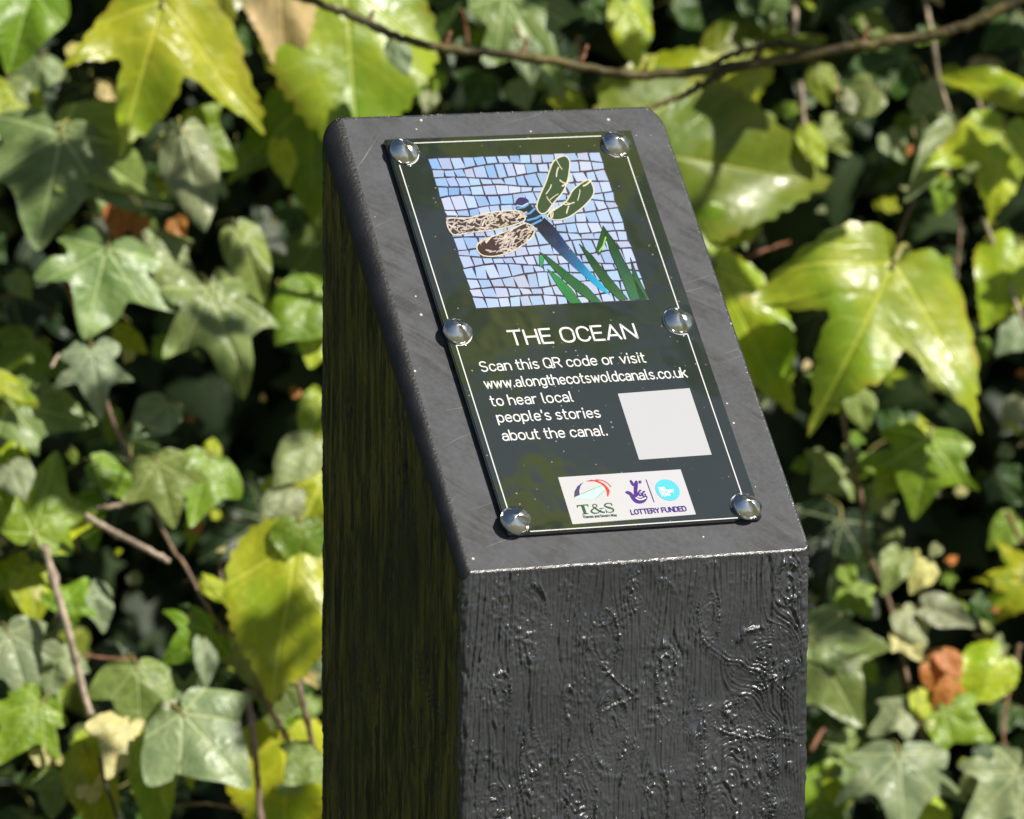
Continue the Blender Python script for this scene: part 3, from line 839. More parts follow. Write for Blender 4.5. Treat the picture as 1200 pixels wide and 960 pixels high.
# serif letters
def serif(o_bl, o_br, cap, pieces, z):
    a = Z3(*o_bl); b = Z3(*o_br); ex = b-a; ey = Vector((-ex.y, ex.x)).normalized()*cap
    for k, (kind, p, wds) in enumerate(pieces):
        P = [a+ex*q[0]+ey*q[1] for q in p]
        if kind == 'p': fl.poly(P, GRN, z+.3*k)
        else:
            P2 = crom(P, 5); n = len(P2)
            ws = [np.interp(i/(n-1), np.linspace(0, 1, len(wds)), wds)*cap for i in range(n)]
            fl.stroke(P2, ws, GRN, z+.3*k)
CAP = .0045
serif((262, 423), (352, 415), CAP, [('p', [(0, 1), (1, 1), (1, .74), (.94, .74), (.9, .89), (.63, .89), (.63, .1), (.78, .06), (.78, 0), (.22, 0), (.22, .06), (.37, .1), (.37, .89), (.1, .89), (.06, .74), (0, .74)], None)], 6)
serif((352, 415), (462, 406), CAP, [('s', [(.98, .02), (.72, .12), (.42, .5), (.28, .78), (.42, .96), (.58, .84), (.52, .66), (.2, .44), (.06, .22), (.22, .02), (.5, .04), (.72, .24), (.82, .46)], [.12, .18, .18, .1, .08, .1, .08, .12, .17, .14, .08, .06, .05]), ('p', [(.68, .5), (1, .5), (1, .44), (.68, .44)], None)], 6)
serif((466, 409), (542, 402), CAP, [('s', [(.84, .74), (.78, .9), (.5, .97), (.2, .86), (.18, .68), (.45, .53), (.78, .38), (.86, .18), (.6, .03), (.25, .06), (.1, .26)], [.04, .06, .1, .13, .16, .2, .17, .14, .1, .06, .05]),
      ('p', [(.82, .98), (.9, .98), (.92, .66), (.84, .66)], None), ('p', [(.06, .34), (.14, .34), (.14, .0), (.06, .0)], None)], 6)
PUR = (.075, .025, .22)
fl.poly(crom(z3([(684, 232), (684, 190), (694, 162), (706, 156), (716, 170), (716, 205), (712, 240), (720, 268), (700, 290), (686, 268)]), 3, True), PUR, 6)
fl.poly(crom(z3([(652, 158), (664, 152), (680, 172), (688, 190), (676, 198), (662, 182)]), 3, True), PUR, 6.4)
fl.poly(crom(z3([(618, 244), (634, 238), (660, 246), (684, 268), (700, 284), (740, 292), (786, 276), (788, 300), (768, 326), (732, 336), (696, 328), (668, 302), (648, 268), (626, 258)]), 3, True), PUR, 6.8)
for cx, cy in ((736, 254), (766, 262)):
    fl.stroke([Z3(cx+13*math.cos(a), cy+20*math.sin(a)) for a in [math.radians(q) for q in range(-60, -320, -25)]], .0007, PUR, 7.4)
    fl.stroke(z3([(cx+10, cy+12), (cx+10, cy+2), (cx, cy+2)]), .0006, PUR, 7.6)
fl.stroke(crom(z3([(698, 290), (722, 304), (750, 304), (778, 290)]), 4), .0006, (.80, .79, .82), 7.8)
fl.stroke([Z3(733+10*math.cos(a), 168+10*math.sin(a)) for a in [math.radians(q) for q in range(0, 361, 30)]], .0003, PUR, 7)
fl.stroke(z3([(730, 174), (730, 162), (737, 165), (731, 169), (737, 174)]), .0002, PUR, 7.2)
fl.stroke(z3([(780, 148), (843, 325)]), .0004, PUR, 6)
cb = Z3(948, 230)
fl.disc(cb, (Z3(1040, 224)-Z3(857, 236)).length/2, (Z3(968, 313)-Z3(926, 146)).length/2, (.10, .54, .70), 6, 36)
fl.build('logo_print')
def logotext(name, s, bl, br, cap, wd, col, z=8):
    p = lambda q: (640+q[0]/6.667, 540+q[1]/6.667)
    return lettering(name, s, p(bl), p(br), cap, wd, col, None, z)
logotext('logo_lettering', 'LOTTERY FUNDED', (668, 421), (1096, 392), .0021, .00048, PUR)
logotext('logo_lettering', 'Thames and Severn Way', (290, 450), (553, 434), .0011, .0002, GRN)
for bl, br, s in (((884, 232), (930, 228), 'BIG'), ((894, 257), (998, 246), 'LOTTERY'), ((906, 280), (968, 274), 'FUND')):
    logotext('logo_lettering', s, bl, br, .00125, .00032, (.85, .9, .92))

# -- six polished dome studs
def screw_head(turn):
    """domed one-way screw: two ramps sink towards a wall on either side of the middle"""
    R = .0060; NS = 72; rads = [0, .06, .14, .24, .36, .48, .60, .70, .77, .80, .83, .88, .93, .97, 1.0]
    V_ = []; F_ = []
    def zf(r, a):
        dome = .0050*(1-.50*r**2.4)
        ph = ((a-turn) % math.pi)/math.radians(112)
        d = .0024*max(0, min(1, ph))**.9 if ph < 1 else .0024*max(0, 1-(ph-1)*11)
        d *= float(sstep(.0, .10, r))*(.45+.55*r)*1.15
        return dome-d
    for i, r in enumerate(rads):
        for k in range(NS):
            a = 2*math.pi*k/NS; V_.append((R*r*math.cos(a), R*r*math.sin(a), zf(r, a)))
    for r, z in ((1.015, .0009), (1.0, .0003), (.985, -.0004)):
        for k in range(NS):
            a = 2*math.pi*k/NS; V_.append((R*r*math.cos(a), R*r*math.sin(a), z))
    for i in range(len(rads)+2):
        for k in range(NS): F_.append((i*NS+k, i*NS+(k+1) % NS, (i+1)*NS+(k+1) % NS, (i+1)*NS+k))
    me = mesh('stud', V_, F_, [M_STEEL], True); me.flip_normals() if me.polygons[NS*4].normal.z < 0 else None
    return me
for i, c in enumerate(STUDS):
    link('stud', screw_head(math.radians(-8+random.uniform(-14, 14) + (60 if i == 4 else 0))), post, None, SM @ Matrix.Translation((c.x, c.y, PT)) @ Matrix.Rotation(random.uniform(-.05, .05), 4, 'X') @ Matrix.Rotation(random.uniform(-.05, .05), 4, 'Y'))

# ------------------------------------------------------------------ leaves
random.seed(21)
def leaf_mesh(name, half, angles, mat, serr=0.0, nser=30, quilt=.26, droop=.18, fold=.06, wave=.05, seed=0, cy=.2, pet=.7, rings=(.22, .45, .68, .86, .95, 1.0), dense=4, jit=.03, side=(1, 1), droop_lobe=0.0):
    """lobed leaf, stalk end at the origin, tip at (0,1); half = right-hand outline from stalk to tip"""
    rnd = random.Random(seed)
    R = [(x*side[0]*(1+rnd.uniform(-jit, jit)), y+rnd.uniform(-jit, jit)*.6) for x, y in half[1:-1]]
    Lh = [(-x*side[1]*(1+rnd.uniform(-jit, jit)), y+rnd.uniform(-jit, jit)*.6) for x, y in half[1:-1]]
    loop = [half[0]]+R+[half[-1]]+Lh[::-1]
    P = crom(loop, dense, True)
    n = len(P); C = Vector((0, cy))
    V = [(C.x, C.y, 0)]; rim = [0.0]; F = []
    ph = [rnd.uniform(0, 6.28) for _ in range(4)]
    def zf(x, y):
        ax = abs(x); dmin = 9
        for a in angles:
            s, c = math.sin(math.radians(a)), math.cos(math.radians(a))
            if ax*s+y*c > 0: dmin = min(dmin, abs(ax*c-y*s))
        dmin = min(dmin, .35); r2 = x*x+(y-.1)**2
        z = quilt*(dmin-dmin*dmin*1.6) - droop*r2 - fold*ax
        z += 1.5*wave*math.sqrt(r2)*(math.sin(5*x+ph[0])*math.cos(4*y+ph[1])+.5*math.sin(9*x+7*y+ph[2]))
        return z
    for t in rings:
        for k, p in enumerate(P):
            q = C+(Vector(p)-C)*t
            if serr and t > .8:
                sgn = abs((k*nser/n) % 1.0-.3)
                q = C+(q-C)*(1+serr*(.5-sgn*1.4)*((t-.8)/.2)+rnd.uniform(-.01, .01)*serr*8)
            V.append((q.x, q.y, zf(q.x, q.y))); rim.append(t)
    z0 = zf(C.x, C.y); V[0] = (C.x, C.y, z0)
    for k in range(n): F.append((0, 1+(k+1) % n, 1+k))
    for r in range(len(rings)-1):
        a, b = 1+r*n, 1+(r+1)*n
        for k in range(n): F.append((a+k, a+(k+1) % n, b+(k+1) % n, b+k))
    nf = len(F)
    # stalk
    zb = zf(0, .02)
    sp = smooth_path([(0, .05, zb), (0, -.12, zb-.03), (.05*rnd.uniform(-1, 1), -.3*pet, zb-.25*pet), (.16*rnd.uniform(-1, 1), -.55*pet, zb-.9*pet)], 3)
    tv, tf = tube(sp, [.018]*len(sp), 5)
    o = len(V); V += [tuple(v) for v in tv]; rim += [0.0]*len(tv); F += [tuple(i+o for i in f) for f in tf]
    me = mesh(name, V, F, [mat, M_PET], True, [0]*nf+[1]*(len(F)-nf))
    if sum(p.normal.z for p in me.polygons[:nf]) < 0:
        me.flip_normals()
    uvl = me.uv_layers.new(name='leaf')
    d = np.array([c for v in V for c in v[:2]]).reshape(-1, 2)
    li = np.zeros(len(me.loops), int); me.loops.foreach_get('vertex_index', li)
    uvl.data.foreach_set('uv', d[li].astype(np.float32).ravel())
    a = me.attributes.new('rim', 'FLOAT', 'POINT'); a.data.foreach_set('value', np.array(rim, np.float32))
    return me
IVY5 = [(0, 0), (.06, -.10), (.20, -.17), (.36, -.12), (.50, -.03), (.44, .10), (.37, .18), (.52, .29), (.66, .47), (.46, .46), (.29, .50), (.23, .62), (.14, .80), (0, 1)]
IVY3 = [(0, 0), (.08, -.11), (.24, -.15), (.40, -.06), (.52, .10), (.66, .34), (.50, .40), (.37, .46), (.29, .60), (.17, .80), (0, 1)]
IVY1 = [(0, 0), (.10, -.10), (.26, -.10), (.40, .05), (.45, .25), (.42, .45), (.31, .65), (.16, .84), (0, 1)]
CRE3 = [(0, 0), (.08, -.10), (.22, -.16), (.40, -.08), (.55, .08), (.66, .24), (.75, .40), (.80, .50), (.87, .62), (.76, .57), (.62, .545), (.48, .51), (.35, .46), (.26, .46), (.25, .57), (.21, .70), (.12, .84), (.05, .93), (0, 1.06)]
CRE1 = [(0, 0), (.12, -.10), (.28, -.12), (.42, .0), (.50, .18), (.50, .36), (.44, .52), (.36, .64), (.24, .78), (.12, .90), (0, 1.02)]
LM = {}
AI = (0, 44, 98); AC = (0, 56)
LM['ivy5'] = [leaf_mesh('ivy_leaf', IVY5, AI, M_IVY, seed=s, side=(1+.1*math.cos(s*3), 1+.15*math.sin(s*2)), wave=.05+.03*(s % 3), jit=.07, droop=.1+.06*s, fold=.1-.05*(s % 4)) for s in range(7)]
LM['ivy3'] = [leaf_mesh('ivy_leaf', IVY3, AI, M_IVY, seed=10+s, wave=.05+.03*(s % 3), droop=.05+.06*s, jit=.07, side=(1+.15*math.cos(s*3), 1+.15*math.sin(s*2)), fold=.1-.06*(s % 4)) for s in range(6)]
LM['ivy1'] = [leaf_mesh('ivy_leaf', IVY1, AI, M_IVY, seed=20+s, fold=(.08, -.3, .2, -.15, .0)[s], droop=.1+.08*s, jit=.06, wave=.08) for s in range(5)]
LM['cre3'] = [leaf_mesh('creeper_leaf', CRE3, AC, M_CREEP, .07, 40, seed=30+s, quilt=.22, wave=.07, dense=5, droop=.14+.08*s, cy=.22) for s in range(4)]
LM['cre3a'] = [leaf_mesh('creeper_leaf', CRE3, AC, M_CREEP, .07, 40, seed=36, quilt=.24, wave=.08, dense=5, droop=.2, cy=.22, side=(.58, 1.0))]
LM['cre3b'] = [leaf_mesh('creeper_leaf', CRE3, AC, M_CREEP, .07, 40, seed=37, quilt=.30, wave=.10, dense=5, droop=.2, cy=.22, side=(.68, .84))]
LM['cre1'] = [leaf_mesh('creeper_leaf', CRE1, AC, M_CREEP, .07, 34, seed=40+s, quilt=.2, wave=.07, dense=6, droop=.15+.1*s, cy=.3) for s in range(3)]
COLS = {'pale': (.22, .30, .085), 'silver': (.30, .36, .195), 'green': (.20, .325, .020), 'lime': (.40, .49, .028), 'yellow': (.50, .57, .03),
        'cream': (.66, .64, .28), 'dark': (.014, .036, .010), 'mid': (.05, .11, .02), 'dead': (.50, .19, .05), 'olive': (.22, .27, .025), 'pink': (.62, .50, .26)}  # dark: shade of the gaps put into the leaf colour

plants = {}
def plant(key, name, px, label, cat, group=None):
    p = at(px, 480, 3.1); e = empty(name, (p.x, p.y, 0)); tag(e, label, cat, group); plants[key] = e
plant('ivy_l', 'ivy_plant', 200, 'grey-green ivy with pale-veined lobed leaves beside the shaded face of the post', 'ivy')
plant('ivy_r', 'ivy_plant', 1050, 'ivy with small pale leaves growing below the big yellow three-lobed leaf', 'ivy')
plant('ivy_t', 'ivy_plant', 620, 'ivy sprig with grey-green leaf hanging under the long bare branch', 'ivy')
plant('cre_tl', 'creeper_vine', 260, 'yellow-green creeper with big toothed leaves hanging above the grey-green ivy', 'creeper')
plant('cre_bl', 'creeper_vine', 330, 'creeper with bright yellow leaves low down against the shaded face of the post', 'creeper')
plant('cre_r', 'creeper_vine', 1000, 'creeper with large glossy yellow three-lobed leaf beside the sunlit edge of the post', 'creeper')

def hedge_depth(py, px=300): return 2.92+(480-py)/960*.10+.09*min(1, max(0, (px-350)/600))

def leaf(kind, base, tip, col, key, d=0.0, up=None, rt=None, wid=1.0, var=None):
    """leaf whose stalk end and tip are seen at two pixels; d = metres behind the hedge face;
    up, rt = how far its face is turned upwards and to the right"""
    up = random.uniform(.15, .75) if up is None else up
    rt = random.uniform(-.25, .6) if rt is None else rt+random.uniform(.0, .15)
    depth = hedge_depth((base[1]+tip[1])/2, base[0])+d
    B = at(base[0], base[1], depth)
    m = RT*(tip[0]-base[0]) - UP*(tip[1]-base[1])
    px = m.length; m.normalize()
    n = (-FW+UP*up+RT*rt).normalized()
    k = -(m.dot(n))/((-FW).dot(n))
    y = m-FW*k; st = min(y.length, 1.8); L = px*depth/FPX*st; y.normalize()
    x = y.cross(n).normalized(); z = x.cross(y)
    ms = LM[kind]; me = ms[var % len(ms)] if var is not None else random.choice(ms)
    par = plants[key]
    Mx = Matrix((x*L*wid, y*L, z*L)).transposed().to_4x4(); Mx.translation = B-par.location
    o = link('leaf', me, par, None, Mx)
    c = COLS[col]; j = random.uniform(.85, 1.15)
    o.color = (min(1, c[0]*j*random.uniform(.9, 1.1)), min(1, c[1]*j), min(1, c[2]*j*random.uniform(.8, 1.2)), 1)
    return o

# leaves that can be told apart in the photograph
HAND = [
 # upper left
 ('cre3a', (190, 2), (152, 168), 'yellow', 'cre_tl', -.06, .30, .12, 1.0, 0), ('cre1', (322, -60), (343, 88), 'pink', 'cre_tl', -.05, .2, .1, .6),
 ('cre1', (405, -15), (425, 190), 'lime', 'cre_tl', -.03, .35, .1, .95), ('cre3', (255, -70), (262, 40), 'olive', 'cre_tl', .02, .5, 0, 1),
 ('ivy1', (38, -12), (14, 82), 'green', 'ivy_l', -.04), ('ivy5', (72, 158), (50, 288), 'pale', 'ivy_l', -.05, .35, .1, 1.05, 0), ('ivy3', (70, 157), (192, 228), 'pale', 'ivy_l', -.045, .55, .1, .85),
 ('ivy5', (125, 292), (104, 396), 'pale', 'ivy_l', -.055, .4, .15, 1.1, 1), ('ivy3', (168, 290), (247, 358), 'pale', 'ivy_l', -.04, .6, .2, .8),
 ('ivy1', (212, 153), (241, 264), 'silver', 'ivy_l', -.05, .4, -.2, .6), ('ivy3', (213, 155), (278, 195), 'green', 'ivy_l', -.03, .1, .2, 1.1), ('ivy1', (110, 224), (203, 272), 'pale', 'ivy_l', -.02, .6, .2, .5),
 ('ivy1', (138, 240), (142, 278), 'dead', 'ivy_l', -.02), ('ivy1', (163, 255), (164, 280), 'dead', 'ivy_l', -.02), ('ivy1', (205, 258), (216, 282), 'dead', 'ivy_l', -.02),
 ('cre3', (362, 118), (372, 262), 'green', 'cre_tl', .0, .05, .1, .8), ('ivy1', (278, 268), (314, 348), 'pale', 'ivy_l', -.02, .4, .1, .7), ('ivy5', (245, 336), (293, 456), 'pale', 'ivy_l', -.04, .5, .2, .8, 2),
 ('ivy1', (380, 338), (326, 402), 'green', 'ivy_l', -.02, .5, .2), ('ivy3', (380, 350), (366, 430), 'lime', 'ivy_l', -.01, .4, .2), ('ivy1', (380, 465), (361, 525), 'lime', 'ivy_l', -.02, .5, .1, .8),
 ('ivy1', (330, 165), (338, 220), 'lime', 'ivy_l', 0, .3, .2, .7), ('ivy1', (10, 95), (18, 150), 'pale', 'ivy_l', .0), ('ivy3', (48, 70), (40, 118), 'silver', 'ivy_l', .02),
 ('ivy3', (18, 110), (5, 190), 'lime', 'ivy_l', .0), ('ivy1', (88, 52), (92, 74), 'cream', 'ivy_l', -.02),
 # middle left
 ('ivy1', (368, 515), (322, 570), 'silver', 'ivy_l', -.03, .5, .1, .8), ('ivy1', (346, 573), (303, 606), 'silver', 'ivy_l', -.03, .5, .1, .8), ('ivy3', (380, 558), (345, 645), 'lime', 'ivy_l', -.01, .5, .2),
 ('ivy3', (8, 474), (115, 485), 'pale', 'ivy_l', -.05, .55, .1, .85), ('ivy5', (108, 410), (121, 484), 'silver', 'ivy_l', -.06, .35, 0, .9), ('cre1', (-6, 440), (46, 476), 'yellow', 'ivy_l', -.06, .5, .2, .5),
 ('ivy1', (134, 392), (174, 412), 'lime', 'ivy_l', -.02, .3, .3, .9), ('ivy1', (110, 542), (165, 578), 'green', 'ivy_l', -.03, .5, .2, .8), ('ivy5', (184, 542), (207, 614), 'pale', 'ivy_l', -.05, .35, .1, 1.1),
 ('ivy3', (245, 540), (228, 614), 'green', 'ivy_l', -.03, .5, .3, .9), ('ivy1', (196, 472), (158, 512), 'silver', 'ivy_l', -.01, .5, 0), ('ivy5', (40, 626), (66, 524), 'green', 'ivy_l', -.06, .3, .2, .8),
 ('ivy3', (40, 626), (108, 612), 'lime', 'ivy_l', -.05, .5, .1, .8), ('ivy1', (-4, 610), (20, 498), 'lime', 'ivy_l', -.04, .5, .2, .6), ('ivy1', (12, 545), (32, 585), 'silver', 'ivy_l', -.06),
 ('ivy3', (40, 400), (-8, 440), 'green', 'ivy_l', .0, .5, 0), ('ivy1', (15, 322), (38, 350), 'pale', 'ivy_l', -.02), ('ivy1', (90, 585), (112, 640), 'green', 'ivy_l', -.01),
 # lower left
 ('ivy5', (70, 714), (104, 674), 'green', 'ivy_l', -.06, .3, .1, 1.1), ('ivy1', (104, 690), (126, 740), 'silver', 'ivy_l', -.04), ('ivy5', (10, 742), (42, 828), 'silver', 'ivy_l', -.06, .4, .1, 1), ('ivy3', (68, 762), (58, 812), 'silver', 'ivy_l', -.05),
 ('ivy3', (160, 782), (171, 858), 'pale', 'ivy_l', -.06, .35, .15, 1.05), ('ivy5', (250, 742), (196, 772), 'green', 'ivy_l', -.05, .3, .3, 1.1), ('ivy1', (238, 752), (247, 802), 'silver', 'ivy_l', -.06, .6, .4, .6),
 ('ivy3', (276, 746), (300, 802), 'silver', 'ivy_l', -.03, .4, .1, 1), ('ivy3', (214, 836), (295, 920), 'silver', 'ivy_l', -.08, .45, .1, 1.0, 0), ('ivy5', (204, 832), (283, 830), 'pale', 'ivy_l', -.06, .5, .2, .85),
 ('ivy5', (218, 838), (192, 918), 'silver', 'ivy_l', -.075, .4, .2, .6), ('ivy5', (48, 824), (2, 890), 'green', 'ivy_l', -.06, .4, .2, .9), ('ivy3', (46, 812), (68, 852), 'green', 'ivy_l', -.04, .1, .3), ('cre1', (104, 885), (132, 990), 'lime', 'ivy_l', -.05, .4, .3, .6),
 ('cre1', (182, 872), (190, 985), 'lime', 'ivy_l', -.06, .4, .3, .5), ('ivy3', (152, 848), (130, 908), 'cream', 'ivy_l', -.06, .6, .4, .8), ('ivy1', (122, 862), (84, 886), 'lime', 'ivy_l', -.05, .5, .3), ('ivy1', (50, 700), (36, 690), 'cream', 'ivy_l', -.05),
 ('cre1', (348, 636), (326, 808), 'yellow', 'cre_bl', -.06, .36, .15, .80, 1), ('cre1', (352, 612), (356, 668), 'green', 'cre_bl', -.07, .3, .2, 1.2), ('cre1', (332, 860), (342, 1000), 'yellow', 'cre_bl', -.02, .1, .1, 1.0),
 ('ivy3', (330, 805), (318, 856), 'pale', 'ivy_l', -.04), ('ivy3', (372, 884), (338, 914), 'pale', 'ivy_l', -.06), ('ivy1', (240, 680), (283, 706), 'lime', 'ivy_l', -.03, .4, .3, .6), ('ivy1', (36, 665), (50, 720), 'lime', 'ivy_l', -.03),
 ('ivy5', (5, 690), (30, 640), 'lime', 'ivy_l', -.03), ('ivy3', (70, 905), (62, 960), 'pale', 'ivy_l', -.04), ('ivy1', (40, 890), (62, 880), 'cream', 'ivy_l', -.05), ('ivy3', (20, 735), (5, 690), 'mid', 'ivy_l', -.03),
 ('ivy1', (318, 830), (345, 860), 'green', 'ivy_l', -.02), ('ivy1', (100, 935), (118, 900), 'cream', 'ivy_l', -.06, .5, .3, .7),
 # top strip
 ('ivy5', (592, -6), (666, 108), 'pale', 'ivy_t', -.03, .4, .1, .8, 3), ('ivy1', (612, 48), (626, 98), 'silver', 'ivy_t', -.09, .3, .1, .8), ('ivy1', (462, 48), (479, 86), 'silver', 'ivy_t', -.08, .3, .1, .8),
 ('ivy3', (545, -8), (515, 52), 'mid', 'ivy_t', .0), ('cre1', (735, 5), (748, 78), 'yellow', 'cre_r', -.03, .4, .2, .7), ('ivy1', (705, 98), (748, 112), 'lime', 'ivy_t', -.02), ('ivy1', (742, -5), (758, 28), 'green', 'ivy_t', -.02, .5, .2, 1),
 ('ivy3', (688, 4), (718, 26), 'mid', 'ivy_t', -.03, .2, 0, 1), ('ivy1', (606, 95), (618, 130), 'silver', 'ivy_t', -.02), ('ivy3', (500, 40), (520, 100), 'mid', 'ivy_t', .03), ('ivy1', (505, 110), (498, 132), 'silver', 'ivy_t', -.02),
 ('ivy3', (440, 20), (470, -10), 'green', 'ivy_t', .0), ('ivy3', (570, 90), (548, 128), 'mid', 'ivy_t', .02), ('ivy1', (650, 112), (690, 128), 'lime', 'ivy_t', .0),
 # upper right
 ('cre1', (725, 178), (970, 200), 'olive', 'cre_r', -.03, .15, -.15, .86, 2), ('cre1', (748, 135), (908, 78), 'lime', 'cre_r', -.035, .4, .15, .8, 0), ('cre1', (790, 215), (842, 292), 'lime', 'cre_r', -.03, .4, .1, .9), ('cre1', (840, 60), (914, 4), 'olive', 'cre_r', .0, .4, 0, .6), ('cre1', (870, 62), (968, 40), 'olive', 'cre_r', .0, .7, 0, .45),
 ('cre1', (1215, 112), (1112, 76), 'yellow', 'cre_r', -.05, .5, .2, .45), ('cre3', (1178, 148), (1164, 250), 'yellow', 'cre_r', -.05, .4, .2, .9, 1), ('ivy1', (1117, 152), (1062, 232), 'silver', 'ivy_r', -.04, .4, .1, .5),
 ('ivy1', (944, 150), (969, 195), 'lime', 'ivy_r', -.04, .4, .2, .7), ('ivy1', (1026, 104), (978, 137), 'pale', 'ivy_r', -.03), ('ivy3', (1062, 68), (980, 92), 'mid', 'ivy_r', .0), ('ivy1', (992, 112), (1030, 122), 'silver', 'ivy_r', -.03), ('ivy3', (1195, 20), (1150, 60), 'mid', 'ivy_r', .02),
 ('ivy3', (965, 150), (1000, 180), 'pale', 'ivy_r', .0), ('ivy1', (1040, 158), (1060, 190), 'silver', 'ivy_r', .0), ('ivy1', (958, 80), (972, 120), 'olive', 'ivy_r', -.02), ('ivy1', (790, 5), (830, 30), 'mid', 'ivy_r', .02), ('ivy3', (1085, 100), (1110, 140), 'silver', 'ivy_r', .0),
 ('cre1', (750, 110), (800, 60), 'olive', 'cre_r', .02), ('ivy1', (1010, 20), (1050, 30), 'olive', 'ivy_r', .0), ('ivy1', (1085, 120), (1070, 140), 'silver', 'ivy_r', .0), ('ivy3', (1160, 0), (1190, -20), 'pale', 'ivy_r', .0),
 # right
 ('cre3b', (1048, 308), (963, 480), 'yellow', 'cre_r', -.09, .36, .20, 1.15, 0), ('cre1', (838, 318), (934, 472), 'yellow', 'cre_r', -.04, .3, .1, .6), ('cre1', (870, 230), (846, 290), 'lime', 'cre_r', -.02), ('ivy5', (1090, 514), (1074, 600), 'green', 'ivy_r', -.06, .3, .1, 1.2), ('ivy3', (1090, 514), (1136, 552), 'green', 'ivy_r', -.055, .5, .2, .8),
 ('ivy3', (1052, 545), (1028, 582), 'lime', 'ivy_r', -.05), ('ivy1', (1004, 462), (1016, 504), 'pale', 'ivy_r', -.03), ('cre1', (1192, 288), (1158, 374), 'lime', 'cre_r', -.03, .4, .2, .8), ('ivy1', (1204, 285), (1168, 312), 'pale', 'ivy_r', -.03), ('ivy1', (1200, 380), (1172, 410), 'silver', 'ivy_r', -.02),
 ('ivy3', (985, 550), (950, 575), 'pale', 'ivy_r', -.02), ('ivy3', (1055, 510), (1080, 470), 'mid', 'ivy_r', .0), ('ivy1', (1195, 470), (1180, 505), 'silver', 'ivy_r', -.01), ('ivy3', (1165, 560), (1200, 590), 'mid', 'ivy_r', .01),
 ('ivy1', (868, 245), (872, 285), 'pale', 'ivy_r', -.02), ('ivy1', (1190, 610), (1160, 640), 'green', 'ivy_r', .01),
 # lower right
 ('ivy5', (948, 752), (1012, 846), 'pale', 'ivy_r', -.06, .35, .1, 1.05, 0), ('ivy3', (950, 750), (1040, 748), 'pale', 'ivy_r', -.065, .5, .1, .8), ('ivy1', (1055, 648), (1034, 694), 'pale', 'ivy_r', -.05, .5, .2, .8), ('ivy1', (1088, 660), (1070, 690), 'cream', 'ivy_r', -.05, .5, .2), ('ivy1', (1084, 712), (1146, 732), 'silver', 'ivy_r', -.05, .4, .1, .75),
 ('ivy1', (1058, 716), (1086, 758), 'silver', 'ivy_r', -.05), ('ivy3', (1054, 742), (1080, 772), 'cream', 'ivy_r', -.05), ('cre1', (1174, 770), (1122, 814), 'yellow', 'cre_r', -.04, .5, .2, .9), ('cre3', (1210, 682), (1148, 676), 'yellow', 'cre_r', .0, .2, .2, .9), ('cre1', (1195, 690), (1155, 704), 'yellow', 'cre_r', .0, .3, 0, .6),
 ('ivy3', (1104, 832), (1164, 868), 'green', 'ivy_r', -.05, .4, 0, 1), ('ivy3', (1062, 832), (1016, 856), 'silver', 'ivy_r', -.05), ('ivy5', (1054, 884), (1062, 978), 'silver', 'ivy_r', -.06, .4, .1, 1.1), ('ivy5', (1196, 904), (1128, 965), 'silver', 'ivy_r', -.06, .4, .1, 1),
 ('ivy3', (1110, 850), (1096, 880), 'cream', 'ivy_r', -.05), ('ivy5', (985, 862), (1000, 898), 'pale', 'ivy_r', -.05), ('cre1', (988, 902), (980, 954), 'yellow', 'cre_r', -.03, .3, .1, .8), ('ivy3', (1010, 905), (990, 940), 'pale', 'ivy_r', -.04), ('ivy1', (1088, 776), (1112, 815), 'dead', 'ivy_r', -.05), ('ivy1', (1120, 800), (1098, 830), 'dead', 'ivy_r', -.05), ('ivy1', (1104, 765), (1128, 792), 'dead', 'ivy_r', -.05), ('ivy3', (1118, 770), (1100, 806), 'dead', 'ivy_r', -.02),
 ('ivy5', (985, 610), (970, 720), 'dark', 'ivy_r', .01), ('ivy1', (1075, 812), (1092, 850), 'lime', 'ivy_r', -.05, .4, .3, .8), ('ivy3', (998, 690), (1022, 724), 'green', 'ivy_r', -.03), ('ivy1', (1020, 660), (1012, 640), 'pale', 'ivy_r', -.03), ('ivy1', (990, 665), (1000, 690), 'green', 'ivy_r', -.03),
 ('ivy1', (1145, 700), (1170, 730), 'mid', 'ivy_r', .0), ('ivy3', (1190, 830), (1170, 860), 'mid', 'ivy_r', .0), ('ivy3', (960, 860), (940, 900), 'mid', 'ivy_r', .01), ('ivy1', (1130, 800), (1112, 836), 'green', 'ivy_r', -.04), ('ivy1', (1040, 640), (1056, 615), 'pale', 'ivy_r', -.03), ('ivy1', (1100, 640), (1090, 652), 'silver', 'ivy_r', -.03),
 ('ivy1', (1150, 910), (1120, 930), 'silver', 'ivy_r', -.05), ('ivy3', (1000, 770), (1030, 800), 'green', 'ivy_r', -.03), ('ivy3', (965, 945), (985, 980), 'green', 'ivy_r', -.03), ('ivy1', (1090, 940), (1110, 975), 'lime', 'ivy_r', -.04),
]
for h in HAND:
    kind, b, t_, c, key, d = h[:6]; ex = h[6:]
    leaf(kind, b, t_, c, key, d, *(list(ex[:2]) if len(ex) > 1 else (None, None)), *(ex[2:3] if len(ex) > 2 else (1.0,)), *(ex[3:4] if len(ex) > 3 else ()))

